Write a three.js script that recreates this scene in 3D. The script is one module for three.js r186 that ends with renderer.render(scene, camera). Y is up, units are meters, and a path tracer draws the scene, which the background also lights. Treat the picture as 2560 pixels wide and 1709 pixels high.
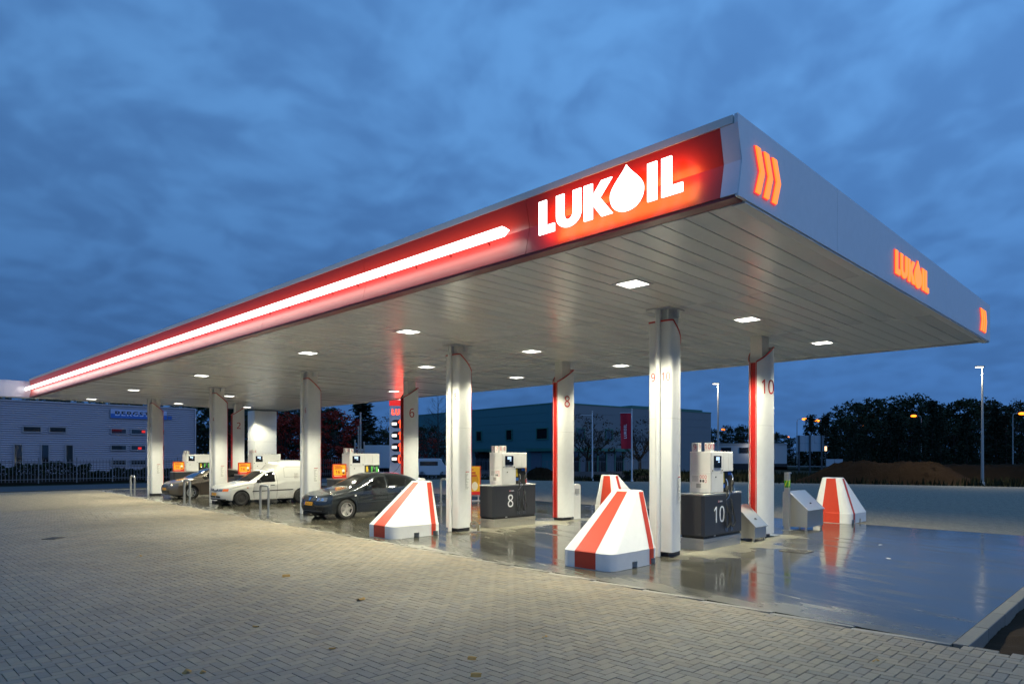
import * as THREE from 'three';
import { mergeGeometries, mergeVertices, toCreasedNormals } from 'three/addons/utils/BufferGeometryUtils.js';
import { RoundedBoxGeometry } from 'three/addons/geometries/RoundedBoxGeometry.js';
import { FontLoader } from 'three/addons/loaders/FontLoader.js';
import { RectAreaLightUniformsLib } from 'three/addons/lights/RectAreaLightUniformsLib.js';
import { Brush, Evaluator, SUBTRACTION } from 'three-bvh-csg';
import { createNoise2D, createNoise3D } from 'simplex-noise';

// World: x = b (away to the right, along the pump islands), y up, z = -a (a = away to the left, along the canopy).
// ---------------------------------------------------------------- camera
const scene = new THREE.Scene();
const renderer = new THREE.WebGLRenderer({ antialias: true });
renderer.toneMapping = THREE.LinearToneMapping;
renderer.toneMappingExposure = 1.0;
renderer.shadowMap.enabled = true;
RectAreaLightUniformsLib.init();
const F = 1706, HORIZON = 1140, EYE = 2.0;                      // 24 mm shift lens, level, 2560 x 1709 frame
const camera = new THREE.PerspectiveCamera(2 * Math.atan(854.5 / F) * 180 / Math.PI, 2560 / 1709, 0.1, 2000);
camera.position.set(0, EYE, 0);
camera.rotation.y = -Math.atan2(0.7108, 0.7034);
camera.setViewOffset(2560, 1709, 0, -(HORIZON - 854.5), 2560, 1709);
scene.add(camera);

// ---------------------------------------------------------------- seeded randomness
function rng(seed) { let s = seed >>> 0; return () => { s = (s + 0x6D2B79F5) >>> 0; let t = s; t = Math.imul(t ^ (t >>> 15), t | 1); t ^= t + Math.imul(t ^ (t >>> 7), t | 61); return ((t ^ (t >>> 14)) >>> 0) / 4294967296; }; }
const rnd = rng(7);
const n2 = createNoise2D(rng(11)), n3 = createNoise3D(rng(12));
const fbm2 = (x, y, o = 5) => { let s = 0, a = .5; for (let i = 0; i < o; i++) { s += a * n2(x, y); x = x * 2.03 + 17.1; y = y * 2.03 - 9.7; a *= .5; } return s; };
const smooth = (a, b, x) => { const t = Math.min(1, Math.max(0, (x - a) / (b - a))); return t * t * (3 - 2 * t); };
const clamp = (x, a, b) => Math.min(b, Math.max(a, x));
const lerp = (a, b, t) => a + (b - a) * t;

// ---------------------------------------------------------------- sky: overcast blue hour
{
  const W = 2048, H = 1024, d = new Float32Array(W * H * 4);
  const lo = [.056, .168, .440], hi = [.138, .372, .800], cl = [.042, .118, .300];
  for (let j = 0; j < H; j++) {
    const el = (j + .5) / H * Math.PI - Math.PI / 2, y = Math.sin(el), c = Math.cos(el);
    for (let i = 0; i < W; i++) {
      const o = (j * W + i) * 4;
      const az = (i + .5) / W * 2 * Math.PI - Math.PI, x = Math.cos(az) * c, z = Math.sin(az) * c;
      let r, g, b;
      if (y <= 0) { r = .045; g = .10; b = .22; }
      else {
        const k = 1 / (y + .16), px = x * k * 1.5, pz = z * k * 1.5;
        const w = fbm2(px * .7 + 3, pz * .7 + 8, 3) * .4;
        const big = fbm2(px * .75 + w, pz * .75 - w + 21, 5), fine = fbm2(px * 2.9 + w * 2 + 40, pz * 2.9 + 5, 5);
        let m = smooth(-.55, .6, big * .75 + fine * .62);                       // cloud cover
        const t = smooth(.0, .55, y);
        // the after-glow of the set sun lingers toward +z
        const glow = .96 + .22 * z + .10 * x;
        const q = m * .66;
        r = (lerp(lo[0], hi[0], t) * (1 - q) + cl[0] * (1 + .6 * t) * q) * glow;
        g = (lerp(lo[1], hi[1], t) * (1 - q) + cl[1] * (1 + .6 * t) * q) * glow;
        b = (lerp(lo[2], hi[2], t) * (1 - q) + cl[2] * (1 + .6 * t) * q) * glow;
      }
      d[o] = r; d[o + 1] = g; d[o + 2] = b; d[o + 3] = 1;
    }
  }
  const sky = new THREE.DataTexture(d, W, H, THREE.RGBAFormat, THREE.FloatType);
  sky.mapping = THREE.EquirectangularReflectionMapping; sky.magFilter = sky.minFilter = THREE.LinearFilter; sky.wrapS = THREE.RepeatWrapping; sky.needsUpdate = true;
  scene.background = sky; scene.environment = sky;
}
// what is left of the day: a very weak, very soft directional light through the overcast
const sun = new THREE.DirectionalLight(new THREE.Color(1, .90, .78), .19);
sun.name = 'dusk_light'; sun.position.set(50, 45, 60); sun.target.position.set(14, 0, -20);
sun.castShadow = true; sun.shadow.radius = 60; sun.shadow.mapSize.set(2048, 2048);
Object.assign(sun.shadow.camera, { left: -60, right: 60, top: 60, bottom: -60, near: 1, far: 220 });
scene.add(sun, sun.target);
const LAMP = new THREE.Color(1, .96, .72);                       // canopy downlights: slightly yellow-green white
const DOWNLIGHT = 112;                                             // candela of each canopy downlight

// ---------------------------------------------------------------- measured layout (metres)
const CA0 = 3.55, CA1 = 41.6, CB0 = 7.17, CB1 = 20.85, SOFFIT = 4.95, ROOF = 5.72;   // canopy
const ISLAND = [7.5, 13.9, 21.85, 29.75, 37.7];                   // a of the pump islands
const slabFront = a => 8.35 + .067 * a, slabBack = a => 21.0 + .07 * a;
const Ax = -.7108, Ad = .7034, Bx = .7034, Bd = .7108;
const at = (X, d, y = 0) => { const l = (X - 1280) * d / F; return new THREE.Vector3(l * Bx + d * Bd, y, -(l * Ax + d * Ad)); };   // pixel column + distance
const heightAt = (Y, d) => EYE - (Y - HORIZON) * d / F;

// ---------------------------------------------------------------- textures and materials
const rgb = (r, g, b) => new THREE.Color().setRGB(r, g, b);
function tex(w, h, fn, srgb = false, rep = 1) {
  const d = new Uint8Array(w * h * 4);
  for (let j = 0; j < h; j++) for (let i = 0; i < w; i++) { const o = (j * w + i) * 4, v = fn(i / w, j / h, i, j); if (typeof v === 'number') { d[o] = d[o + 1] = d[o + 2] = clamp(v, 0, 1) * 255; } else { d[o] = clamp(v[0], 0, 1) * 255; d[o + 1] = clamp(v[1], 0, 1) * 255; d[o + 2] = clamp(v[2], 0, 1) * 255; } d[o + 3] = 255; }
  const t = new THREE.DataTexture(d, w, h, THREE.RGBAFormat); t.magFilter = THREE.LinearFilter; t.minFilter = THREE.LinearMipmapLinearFilter; t.generateMipmaps = true;
  t.wrapS = t.wrapT = THREE.RepeatWrapping; if (srgb) t.colorSpace = THREE.SRGBColorSpace; t.repeat.set(rep, rep); t.needsUpdate = true; return t;
}
// tileable noise on the unit square
const tile = (u, v, f, o = 4, s = 0) => { let r = 0, a = .5; for (let i = 0; i < o; i++) { const A = u * 2 * Math.PI, B = v * 2 * Math.PI, R = f / 6.283; r += a * n3(Math.cos(A) * R + s + Math.cos(B) * R * .73, Math.sin(A) * R + s * 1.7 + Math.sin(B) * R * .61, Math.sin(B) * R * .79 - Math.cos(B) * R * .21); f *= 2; a *= .5; } return r; };
const grain = tex(512, 512, (u, v) => { const n = tile(u, v, 40, 3, 3); return .86 + .13 * n + .05 * tile(u, v, 9, 2, 5); }, false);       // fine mineral grain, multiplies a colour
const grainBump = tex(512, 512, (u, v) => .5 + .5 * tile(u, v, 70, 3, 9));
const soft = tex(256, 256, (u, v) => .955 + .035 * tile(u, v, 6, 4, 21));                                                                   // slight mottling of paint
const roughSoft = tex(256, 256, (u, v) => { const n = tile(u, v, 8, 4, 31); return [0, clamp(.80 + .14 * n, 0, 1), 0]; });
const mats = {};
function S(key, color, rough, o = {}) { return mats[key] || (mats[key] = new THREE.MeshStandardMaterial({ name: key, color: Array.isArray(color) ? rgb(...color) : color, roughness: rough, ...o })); }
function P(key, color, rough, o = {}) { return mats[key] || (mats[key] = new THREE.MeshPhysicalMaterial({ name: key, color: Array.isArray(color) ? rgb(...color) : color, roughness: rough, ...o })); }
const glow = (key, c, k) => S(key, [.02, .02, .02], .4, { emissive: rgb(...c), emissiveIntensity: k });
const M = {
  white: P('white_coated_metal', [.80, .80, .775], .38, { map: soft, clearcoat: .25, clearcoatRoughness: .25 }),
  soffit: P('soffit_metal', [.76, .76, .755], .28, { map: soft, clearcoat: .2, clearcoatRoughness: .2 }),
  sideWhite: P('fascia_white', [.74, .75, .78], .42, { map: soft }),
  red: P('fascia_red', [.55, .032, .012], .34, { clearcoat: .2, clearcoatRoughness: .22 }),
  redPaint: P('red_paint', [.62, .05, .018], .5, { map: soft }),
  redTrim: P('red_trim', [.50, .022, .014], .3, { clearcoat: .5, clearcoatRoughness: .15 }),
  whitePaint: P('white_concrete_paint', [.78, .78, .765], .6, { map: soft, bumpMap: grainBump, bumpScale: .0003 }),
  black: S('black_plastic', [.016, .016, .016], .7), deck: S('deck_metal', [.30, .30, .30], .6),
  rubber: S('rubber', [.018, .018, .018], .75),
  darkGrey: P('dark_grey_panel', [.030, .031, .033], .36, { clearcoat: .35, clearcoatRoughness: .25 }),
  cream: P('pump_white', [.74, .73, .70], .36, { map: soft, clearcoat: .2 }),
  steel: S('brushed_steel', [.50, .49, .46], .34, { metalness: .85 }),
  galv: S('galvanised_steel', [.46, .46, .44], .42, { metalness: .75, map: soft }),
  chrome: S('chrome', [.75, .75, .75], .12, { metalness: 1 }),
  darkMetal: S('dark_metal', [.05, .05, .055], .5, { metalness: .4 }),
  redPrint: S('red_print', [.45, .02, .015], .5), whitePrint: S('white_print', [.82, .82, .82], .5), greyPrint: S('grey_print', [.33, .33, .33], .6),
  yellow: S('yellow_print', [.70, .48, .02], .5), green: S('green_print', [.10, .48, .08], .5), blue: S('blue_plastic', [.02, .12, .5], .4),
  glassDark: P('dark_glass', [.004, .005, .006], .05, { clearcoat: 1, clearcoatRoughness: .03 }),
  concrete: S('plinth_concrete', [.34, .32, .27], .8, { map: grain, bumpMap: grainBump, bumpScale: .002 }),
  lampGlow: glow('downlight_diffuser', [1, .97, .86], 6),
  barGlow: glow('light_bar', [1, .97, .94], 4.2),
  letterGlow: glow('letter_face', [1, .98, .96], 4),
  orangeGlow: glow('orange_sign', [1, .20, .012], 1.75),
  orangeHalo: glow('sign_return', [1, .045, .06], 1.0),
  screenGlow: glow('screen', [.55, .75, 1], 1.3),
  redGlow: glow('price_red', [1, .05, .012], 4.5),
  whiteGlow: glow('price_white', [1, .95, .9], 1.6),
  sodium: glow('sodium_lamp', [1, .20, .008], 4.5),
  ledLamp: glow('led_lamp', [1, .90, .62], 9),
};

// ---------------------------------------------------------------- geometry helpers
function triUV(g) {                                   // uv in metres from the dominant axis of each normal
  const p = g.attributes.position, n = g.attributes.normal, uv = new Float32Array(p.count * 2);
  for (let i = 0; i < p.count; i++) {
    const x = Math.abs(n.getX(i)), y = Math.abs(n.getY(i)), z = Math.abs(n.getZ(i));
    if (y >= x && y >= z) { uv[2 * i] = p.getX(i); uv[2 * i + 1] = p.getZ(i); }
    else if (x >= z) { uv[2 * i] = p.getZ(i); uv[2 * i + 1] = p.getY(i); }
    else { uv[2 * i] = p.getX(i); uv[2 * i + 1] = p.getY(i); }
  }
  g.setAttribute('uv', new THREE.BufferAttribute(uv, 2)); return g;
}
function MG(list) {
  const l = list.map(g => { let q = g.index ? g.toNonIndexed() : g; q = q === g ? g.clone() : q; for (const k of Object.keys(q.attributes)) if (!['position', 'normal', 'uv'].includes(k)) q.deleteAttribute(k); if (!q.attributes.normal) q.computeVertexNormals(); if (!q.attributes.uv) triUV(q); return q; });
  return l.length === 1 ? l[0] : mergeGeometries(l);
}
const used = {};
function numbered(n) { if (!(n in used)) { used[n] = 0; return n; } used[n]++; return n + '_' + String(used[n]).padStart(3, '0'); }
function mesh(name, geo, mat, parent, keepUV = false) {
  let g = Array.isArray(geo) ? MG(geo) : geo;
  if (!g.attributes.normal) g.computeVertexNormals();
  if (!keepUV) triUV(g);
  const m = new THREE.Mesh(g, mat); m.name = parent && parent !== scene ? name : numbered(name); m.castShadow = m.receiveShadow = true;
  (parent || scene).add(m); return m;
}
function thing(name, label, category, a, b, y = 0, group, turn = 0) {
  const o = new THREE.Group(); o.name = numbered(name); o.position.set(b, y, -a); o.rotation.y = turn; o.userData = { label, category }; if (group) o.userData.group = group; scene.add(o); return o;
}
function dup(root, a, b, label, group, turn, y = 0) {
  const r = root.clone(); r.name = numbered(root.name.replace(/_\d{3}$/, '')); r.userData = { ...root.userData, label: label || root.userData.label }; if (group) r.userData.group = group;
  r.position.set(b, y, -a); if (turn !== undefined) r.rotation.y = turn; scene.add(r); return r;
}
const struct = (m) => { m.userData.kind = 'structure'; return m; };
const tag = (m, label, category, group) => { m.userData = { ...m.userData, label, category }; if (group) m.userData.group = group; return m; };
const bx = (x0, x1, y0, y1, z0, z1, r = 0) => { const g = r ? new RoundedBoxGeometry(x1 - x0, y1 - y0, z1 - z0, 2, r) : new THREE.BoxGeometry(x1 - x0, y1 - y0, z1 - z0); g.translate((x0 + x1) / 2, (y0 + y1) / 2, (z0 + z1) / 2); return g; };
const cyl = (r0, r1, y0, y1, x = 0, z = 0, n = 16) => { const g = new THREE.CylinderGeometry(r1, r0, y1 - y0, n); g.translate(x, (y0 + y1) / 2, z); return g; };
const tube = (pts, r, n = 40, k = 8, curved = true) => { const v = pts.map(p => new THREE.Vector3(...p)); let c; if (curved) c = new THREE.CatmullRomCurve3(v); else { c = new THREE.CurvePath(); for (let i = 1; i < v.length; i++) c.add(new THREE.LineCurve3(v[i - 1], v[i])); } return new THREE.TubeGeometry(c, n, r, k, false); };
const poly = (pts) => { const s = new THREE.Shape(); pts.forEach((p, i) => i ? s.lineTo(p[0], p[1]) : s.moveTo(p[0], p[1])); s.closePath(); return s; };
const extr = (shape, depth, o = {}) => new THREE.ExtrudeGeometry(shape, { depth, bevelEnabled: false, curveSegments: 12, ...o });
function grid(nu, nv, fn) {                            // fn(u, v) -> [x, y, z]
  const p = [], uv = [], ix = [];
  for (let j = 0; j <= nv; j++) for (let i = 0; i <= nu; i++) { p.push(...fn(i / nu, j / nv)); uv.push(i / nu, j / nv); }
  for (let j = 0; j < nv; j++) for (let i = 0; i < nu; i++) { const k = j * (nu + 1) + i; ix.push(k, k + 1, k + nu + 2, k, k + nu + 2, k + nu + 1); }
  const g = new THREE.BufferGeometry(); g.setAttribute('position', new THREE.Float32BufferAttribute(p, 3)); g.setAttribute('uv', new THREE.Float32BufferAttribute(uv, 2)); g.setIndex(ix); g.computeVertexNormals(); return g;
}
const loader = new FontLoader();
const sans = await loader.loadAsync('fonts/droid/droid_sans_regular.typeface.json'), bold = await loader.loadAsync('fonts/droid/droid_sans_bold.typeface.json');
function text(str, h, font = sans, depth = .003, sx = 1) {          // h = digit height; centred, facing +z
  const g = new THREE.ExtrudeGeometry(font.generateShapes(str, h / .72), { depth, bevelEnabled: false, curveSegments: 6 });
  g.computeBoundingBox(); const b = g.boundingBox; g.translate(-(b.min.x + b.max.x) / 2, -(b.min.y + b.max.y) / 2, 0); g.scale(sx, 1, 1); return g;
}
function canvasTex(w, h, draw) { const c = document.createElement('canvas'); c.width = w; c.height = h; draw(c.getContext('2d'), w, h); const t = new THREE.CanvasTexture(c); t.colorSpace = THREE.SRGBColorSpace; return t; }
function plate(w, h, t = .003) { const g = new THREE.BoxGeometry(w, h, t); return g; }
// ================================================================= GROUND
const big = tex(512, 512, (u, v) => { const n = tile(u, v, 5, 5, 41); return .72 + .5 * n; });
function withRep(t, r) { const c = t.clone(); c.repeat.set(r, r); c.needsUpdate = true; return c; }
{ // open land out to the horizon: rough dark grass
  const g = new THREE.PlaneGeometry(1800, 1800, 1, 1); g.rotateX(-Math.PI / 2); g.translate(0, -.2, 0);
  struct(mesh('ground', g, P('rough_grass', [.035, .036, .018], .95, { specularIntensity: .15, map: withRep(big, .07) }), scene));
}
const flat = (pts, y) => { // pts in (a, b)
  const g = new THREE.ShapeGeometry(poly(pts.map(([a, b]) => [b, -a]))); g.rotateX(-Math.PI / 2);
  const p = g.attributes.position; for (let i = 0; i < p.count; i++) p.setZ(i, -p.getZ(i)); // shape y was -a -> z
  const ix = g.index.array; for (let i = 0; i < ix.length; i += 3) { const t = ix[i]; ix[i] = ix[i + 1]; ix[i + 1] = t; }
  g.computeVertexNormals(); for (let i = 0; i < p.count; i++) p.setY(i, y);
  const n = g.attributes.normal; for (let i = 0; i < n.count; i++) n.setXYZ(i, 0, 1, 0);
  return g;
};
const PW = .105;                                        // paver module
const herring = (() => {                                // 16 x 16 modules = 1.68 m
  const N = 16, tone = {}, r = rng(5); const T = (k) => tone[k] ?? (tone[k] = .80 + .26 * r());
  const cell = (x, y) => { const i = Math.floor(x), j = Math.floor(y), k = (((i - j) % 4) + 4) % 4; const w = n => ((n % N) + N) % N; let id, fx, fy; if (k === 0) { id = 'h' + w(i) + '_' + w(j); fx = x - i; fy = y - j; return [id, fx / 2, fy, 2, 1]; } if (k === 1) { id = 'h' + w(i - 1) + '_' + w(j); return [id, (x - i + 1) / 2, y - j, 2, 1]; } if (k === 2) { id = 'v' + w(i) + '_' + w(j); return [id, x - i, (y - j + 1) / 2, 1, 2]; } id = 'v' + w(i) + '_' + w(j + 1); return [id, x - i, (y - j) / 2, 1, 2]; };
  const joint = ([id, u, v, sx, sy]) => Math.min(Math.min(u, 1 - u) * sx, Math.min(v, 1 - v) * sy);
  const col = tex(1024, 1024, (u, v) => { const c = cell(u * N, v * N), e = joint(c), m = smooth(.02, .05, e); const n = T(c[0]) * (.92 + .10 * tile(u, v, 60, 2, 3)); return .28 + (n - .28) * m; });
  const bmp = tex(1024, 1024, (u, v) => smooth(.01, .07, joint(cell(u * N, v * N))));
  return { col, bmp };
})();
const PAVER = [.272, .235, .174];
{
  const rep = 1 / (16 * PW), hc = withRep(herring.col, rep), hb = withRep(herring.bmp, rep);
  const paverFar = P('paving_far', PAVER, .8, { specularIntensity: .3, map: hc, bumpMap: hb, bumpScale: .004 });
  const sheets = [
    [[-40, slabBack(-40) + .11], [45, slabBack(45) + .11], [46.5, slabBack(45) + .11], [46.5, 38.4], [38.7, 41.3], [33.1, 43.4], [25, 49.7], [7.5, 54.9], [-40, 69]],
    [[19.8, -40], [46.5, -40], [46.5, slabBack(45) + .11], [45.01, slabBack(45) + .11], [45.01, slabFront(45) - .12], [29.9, slabFront(29.9) - .12], [29.9, 2.6], [19.8, -.9]],
    [[-40, -40], [19.8, -40], [19.8, -1.9], [-40, -1.9]],
    [[-40, -2], [-.5, -2], [-.5, 8.3], [-40, 8.3]],
  ];
  struct(mesh('forecourt_paving', sheets.map(s => triUV(flat(s, -.004))), paverFar, scene, true));
  // wet stretch of the driveway behind the canopy
  // sand bed under the real pavers
  const bed = struct(mesh('sand_bed', flat([[-.55, -2.05], [17, -2.05], [20, -1.2], [30.1, 2.4], [30.1, slabFront(30.1) - .12], [1.6, slabFront(1.6) - .12], [-.55, 8.32]], -.022), S('joint_sand', [.055, .05, .042], .95, { map: withRep(grain, 1.3) }), scene));
}
{ // ---------------- real pavers, herringbone
  const L = 2 * PW - .005, Wd = PW - .005, T = .05, c = .004;
  const paverGeo = (() => { const hx = L / 2, hz = Wd / 2, p = [], q = (a, b, cc, d) => p.push(...a, ...b, ...cc, ...a, ...cc, ...d); const top = [[-hx + c, 0, -hz + c], [-hx + c, 0, hz - c], [hx - c, 0, hz - c], [hx - c, 0, -hz + c]], mid = [[-hx, -c, -hz], [-hx, -c, hz], [hx, -c, hz], [hx, -c, -hz]], bot = mid.map(v => [v[0], -T, v[2]]); q(...top); for (let i = 0; i < 4; i++) { const j = (i + 1) % 4; q(top[i], mid[i], mid[j], top[j]); q(mid[i], bot[i], bot[j], mid[j]); } const g = new THREE.BufferGeometry(); g.setAttribute('position', new THREE.Float32BufferAttribute(p, 3)); g.computeVertexNormals(); triUV(g); return g; })();
  const paverMap = withRep(grain, 1.9);
  const tones = [[1, 1, 1], [1.10, 1.08, 1.05], [.90, .90, .91], [1.04, .99, .93], [.95, .96, 1.0], [1.16, 1.12, 1.04]].map((t, i) => P('paver_' + i, PAVER.map((v, k) => v * t[k]), .62, { specularIntensity: .5, map: paverMap, bumpMap: grainBump, bumpScale: .0015 }));
  const list = [], r = rng(77);
  const nA = Math.ceil(30 / PW) + 8;
  for (let j = -8; j < nA; j++) for (let i = -22; i < 104; i++) {
    const k = (((i - j) % 4) + 4) % 4; if (k !== 0 && k !== 2) continue;
    const b = k === 0 ? (i + 1) * PW : (i + .5) * PW, a = k === 0 ? (j + .5) * PW : j * PW;
    const edge = a < 1.7 ? 8.44 + .02 * Math.sin(a * 3) : slabFront(a) - .125;
    if (a < -.5 || a > 30 || b < Math.max(-2, (a - 20) * .35 - 1)) continue;
    const hb = k === 0 ? PW : PW / 2; let cut = 1, bc = b;                      // blocks sawn to fit along the edging
    if (a < 1.7) { if (b + hb > edge + .16) continue; }
    else { if (b - hb > edge - .025) continue; if (b + hb > edge) { cut = (edge - b + hb) / (2 * hb); bc = (b - hb + edge) / 2; } }
    const d = a * Ad + b * Bd; if (d < 2) continue;
    const X = 1280 + F * (a * Ax + b * Bx) / d;
    if (a > .78 && a < .99 && b > 8.1 && b < 8.32 && k === 0) continue;      // one block is missing by the soil
    const seen = d > 5.9 && X > -60 && X < 2620;
    list.push({ a, b: bc, cut, v: k === 2, d: seen ? d : 100 + d, h: (r() - .5) * .004 + .0015 * n2(a, b), t: Math.floor(r() * 6), tx: (r() - .5) * .012, tz: (r() - .5) * .012 });
  }
  list.sort((p, q) => p.d - q.d);
  const field = struct(new THREE.Group()); field.name = 'paver_field'; scene.add(field);
  const rest = new THREE.InstancedMesh(paverGeo, P('paver_rest', PAVER, .62, { specularIntensity: .5, map: paverMap, bumpMap: grainBump, bumpScale: .0015 }), list.length - 300);
  rest.name = 'pavers'; rest.userData.kind = 'stuff'; rest.receiveShadow = rest.castShadow = true;
  const m4 = new THREE.Matrix4(), q4 = new THREE.Quaternion(), e = new THREE.Euler(), cc = new THREE.Color();
  const tn = [[1, 1, 1], [1.10, 1.08, 1.05], [.90, .90, .91], [1.04, .99, .93], [.95, .96, 1.0], [1.16, 1.12, 1.04]];
  list.forEach((o, i) => {
    e.set(o.tx, o.v ? Math.PI / 2 : 0, o.tz);
    if (i < 300) { const m = new THREE.Mesh(paverGeo, tones[o.t]); m.name = i ? 'paver_' + String(i).padStart(3, '0') : 'paver'; m.position.set(o.b, o.h, -o.a); m.rotation.copy(e); m.scale.set(o.v ? 1 : o.cut, 1, o.v ? o.cut : 1); m.castShadow = m.receiveShadow = true; field.add(m); }
    else { q4.setFromEuler(e); m4.compose(new THREE.Vector3(o.b, o.h, -o.a), q4, new THREE.Vector3(o.v ? 1 : o.cut, 1, o.v ? o.cut : 1)); rest.setMatrixAt(i - 300, m4); { const st = 1 + .16 * fbm2(o.a * .45 + 5, o.b * .45, 4) - .10 * smooth(.25, .5, fbm2(o.a * 1.6, o.b * 1.6 + 40, 3)); rest.setColorAt(i - 300, cc.setRGB(...tn[o.t].map(v => v * st))); } }
  });
  field.add(rest);
}
{ // ---------------- concrete slab under the canopy: wet, with dry patches round the pumps
  const A0 = 1.78, A1 = 45, B0 = 8.3, B1 = 24.4, uvOf = (a, b) => [(a - A0) / (A1 - A0), (b - B0) / (B1 - B0)];
  const dry = (a, b) => {
    let m = 0; const w = fbm2(a * .8, b * .8, 2) * .5 + fbm2(a * .25 + 9, b * .35, 2) * .5;
    for (const i of ISLAND.slice(0, 3)) { const da = Math.abs(a - i + .1), db = Math.max(0, Math.abs(b - 14.6) - 2.0); m = Math.max(m, 1 - smooth(.0, 1.15, Math.hypot(da * .9, db) + w * .9)); }
    const f = b - slabFront(a); m = Math.max(m, (1 - smooth(.0, .9, f + w * .7)) * .38);                 // drained front edge
    return m;
  };
  const streak = (a, b) => fbm2(a * .30 + b * .10, b * 1.5 - a * .5, 3);                                // broom and tyre streaks
  const W = 2048, H = 1024;
  const aOf = u => A0 + u * (A1 - A0), bOf = v => B0 + v * (B1 - B0);
  const col = tex(W, H, (u, v) => { const a = aOf(u), b = bOf(v), m = dry(a, b), s = streak(a, b), n = fbm2(a * 6, b * 6, 3), st = fbm2(a * .5 + 50, b * .5, 4); const k = lerp(.19, .62, clamp(m + smooth(.1, .6, s) * .14, 0, 1)) * (1 + .08 * n + .16 * st + .16 * fbm2(a * .7 + b * .2 + 90, b * 5 - a * 1.6, 4)); return [k, k * .98, k * .90]; });
  const rou = tex(W, H, (u, v) => { const a = aOf(u), b = bOf(v), m = dry(a, b), s = streak(a, b), n = fbm2(a * 3, b * 3, 4), w = fbm2(a * .22 + 70, b * .3, 3); const wet = .105 + .03 * n + .05 * smooth(0, .5, fbm2(a * .7 + b * .2 + 90, b * 5 - a * 1.6, 4)) + .13 * smooth(-.05, .6, s) + .08 * w; return [0, clamp(lerp(wet, .55, clamp(m, 0, 1)), .07, .9), 0]; });
  const g = grid(44, 16, (u, v) => { const a = lerp(A0, A1, u), b = lerp(slabFront(a), slabBack(a), v); return [b, .004, -a]; });
  const p = g.attributes.position, uv = g.attributes.uv; for (let i = 0; i < p.count; i++) uv.setXY(i, ...uvOf(-p.getZ(i), p.getX(i)));
  const ix = g.index.array; g.computeVertexNormals(); if (g.attributes.normal.getY(0) < 0) { for (let i = 0; i < ix.length; i += 3) { const t = ix[i]; ix[i] = ix[i + 1]; ix[i + 1] = t; } g.computeVertexNormals(); }
  const slabMat = P('wet_concrete', [.315, .302, .25], 1, { map: col, roughnessMap: rou, bumpMap: withRep(grainBump, 1), bumpScale: 0, specularIntensity: 1, ior: 1.45 });
  slabMat.bumpMap = null;
  struct(mesh('concrete_slab', g, slabMat, scene, true));
}
{ // ---------------- flush edging stones along the slab, and the kerb by the soil
  const e = struct(new THREE.Group()); e.name = 'edging'; scene.add(e);
  const m = [S('edging_a', [.33, .31, .26], .7, { map: grain }), S('edging_b', [.29, .275, .235], .72, { map: grain }), S('edging_c', [.36, .335, .28], .7, { map: grain })];
  const stone = bx(-.055, .05, -.12, .002, -.495, .495, .006), r = rng(9);
  for (let k = 0, n = 0; k < 43; k++) { const a = 2.28 + k; const s = new THREE.Mesh(triUV(stone), m[k % 3]); s.name = 'edging_stone' + (n++ ? '_' + String(n - 1).padStart(3, '0') : ''); s.position.set(slabFront(a) - .052, (r() - .5) * .003, -a); s.rotation.y = -Math.atan(.067) * -1; s.castShadow = s.receiveShadow = true; e.add(s); }
  const kerb = struct(new THREE.Group()); kerb.name = 'kerb'; scene.add(kerb);
  const km = [S('kerb_a', [.215, .20, .165], .75, { map: grain }), S('kerb_b', [.19, .178, .15], .75, { map: grain })];
  const ks = triUV(bx(-.495, .495, -.25, .012, -.075, .075, .012));
  for (let k = 0; k < 13; k++) { const s = new THREE.Mesh(ks, km[k % 2]); s.name = 'kerb_stone' + (k ? '_' + String(k).padStart(3, '0') : ''); s.position.set(8.97 + k, (r() - .5) * .004, -1.70); s.castShadow = s.receiveShadow = true; kerb.add(s); }
}
{ // ---------------- bare soil beyond the kerb
  const g = grid(110, 110, (u, v) => { const b = lerp(8.40, 20.9, u), a = lerp(1.62, -14, v); const n = fbm2(a * .8, b * .8, 5); return [b, -.13 + .05 * n + .02 * fbm2(a * 6, b * 6, 3), -a]; });
  struct(mesh('soil', g, P('bare_soil', [.052, .036, .022], .95, { specularIntensity: .15, map: withRep(grain, 2), bumpMap: grainBump, bumpScale: .01 }), scene));
  const st = new THREE.IcosahedronGeometry(.018, 0), inst = new THREE.InstancedMesh(st, S('gravel', [.26, .21, .10], .85, { map: grain }), 1500), r = rng(21), m4 = new THREE.Matrix4(), q = new THREE.Quaternion(), c = new THREE.Color();
  for (let i = 0; i < 1500; i++) { const t = r() * 6.28, R = Math.sqrt(r()); const a = .62 + R * .62 * Math.cos(t), b = 9.35 + R * .85 * Math.sin(t); q.setFromEuler(new THREE.Euler(r() * 6, r() * 6, r() * 6)); const s = .4 + r() * .9; m4.compose(new THREE.Vector3(b, -.115 + .05 * (1 - R) + r() * .015, -a), q, new THREE.Vector3(s, s * .7, s * 1.2)); inst.setMatrixAt(i, m4); inst.setColorAt(i, c.setRGB(.7 + .6 * r(), .7 + .5 * r(), .6 + .5 * r())); }
  inst.name = 'gravel'; inst.userData = { kind: 'stuff', label: 'small heap of yellowish gravel on the soil by the kerb', category: 'gravel' }; inst.castShadow = inst.receiveShadow = true; scene.add(inst);
}
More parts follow.
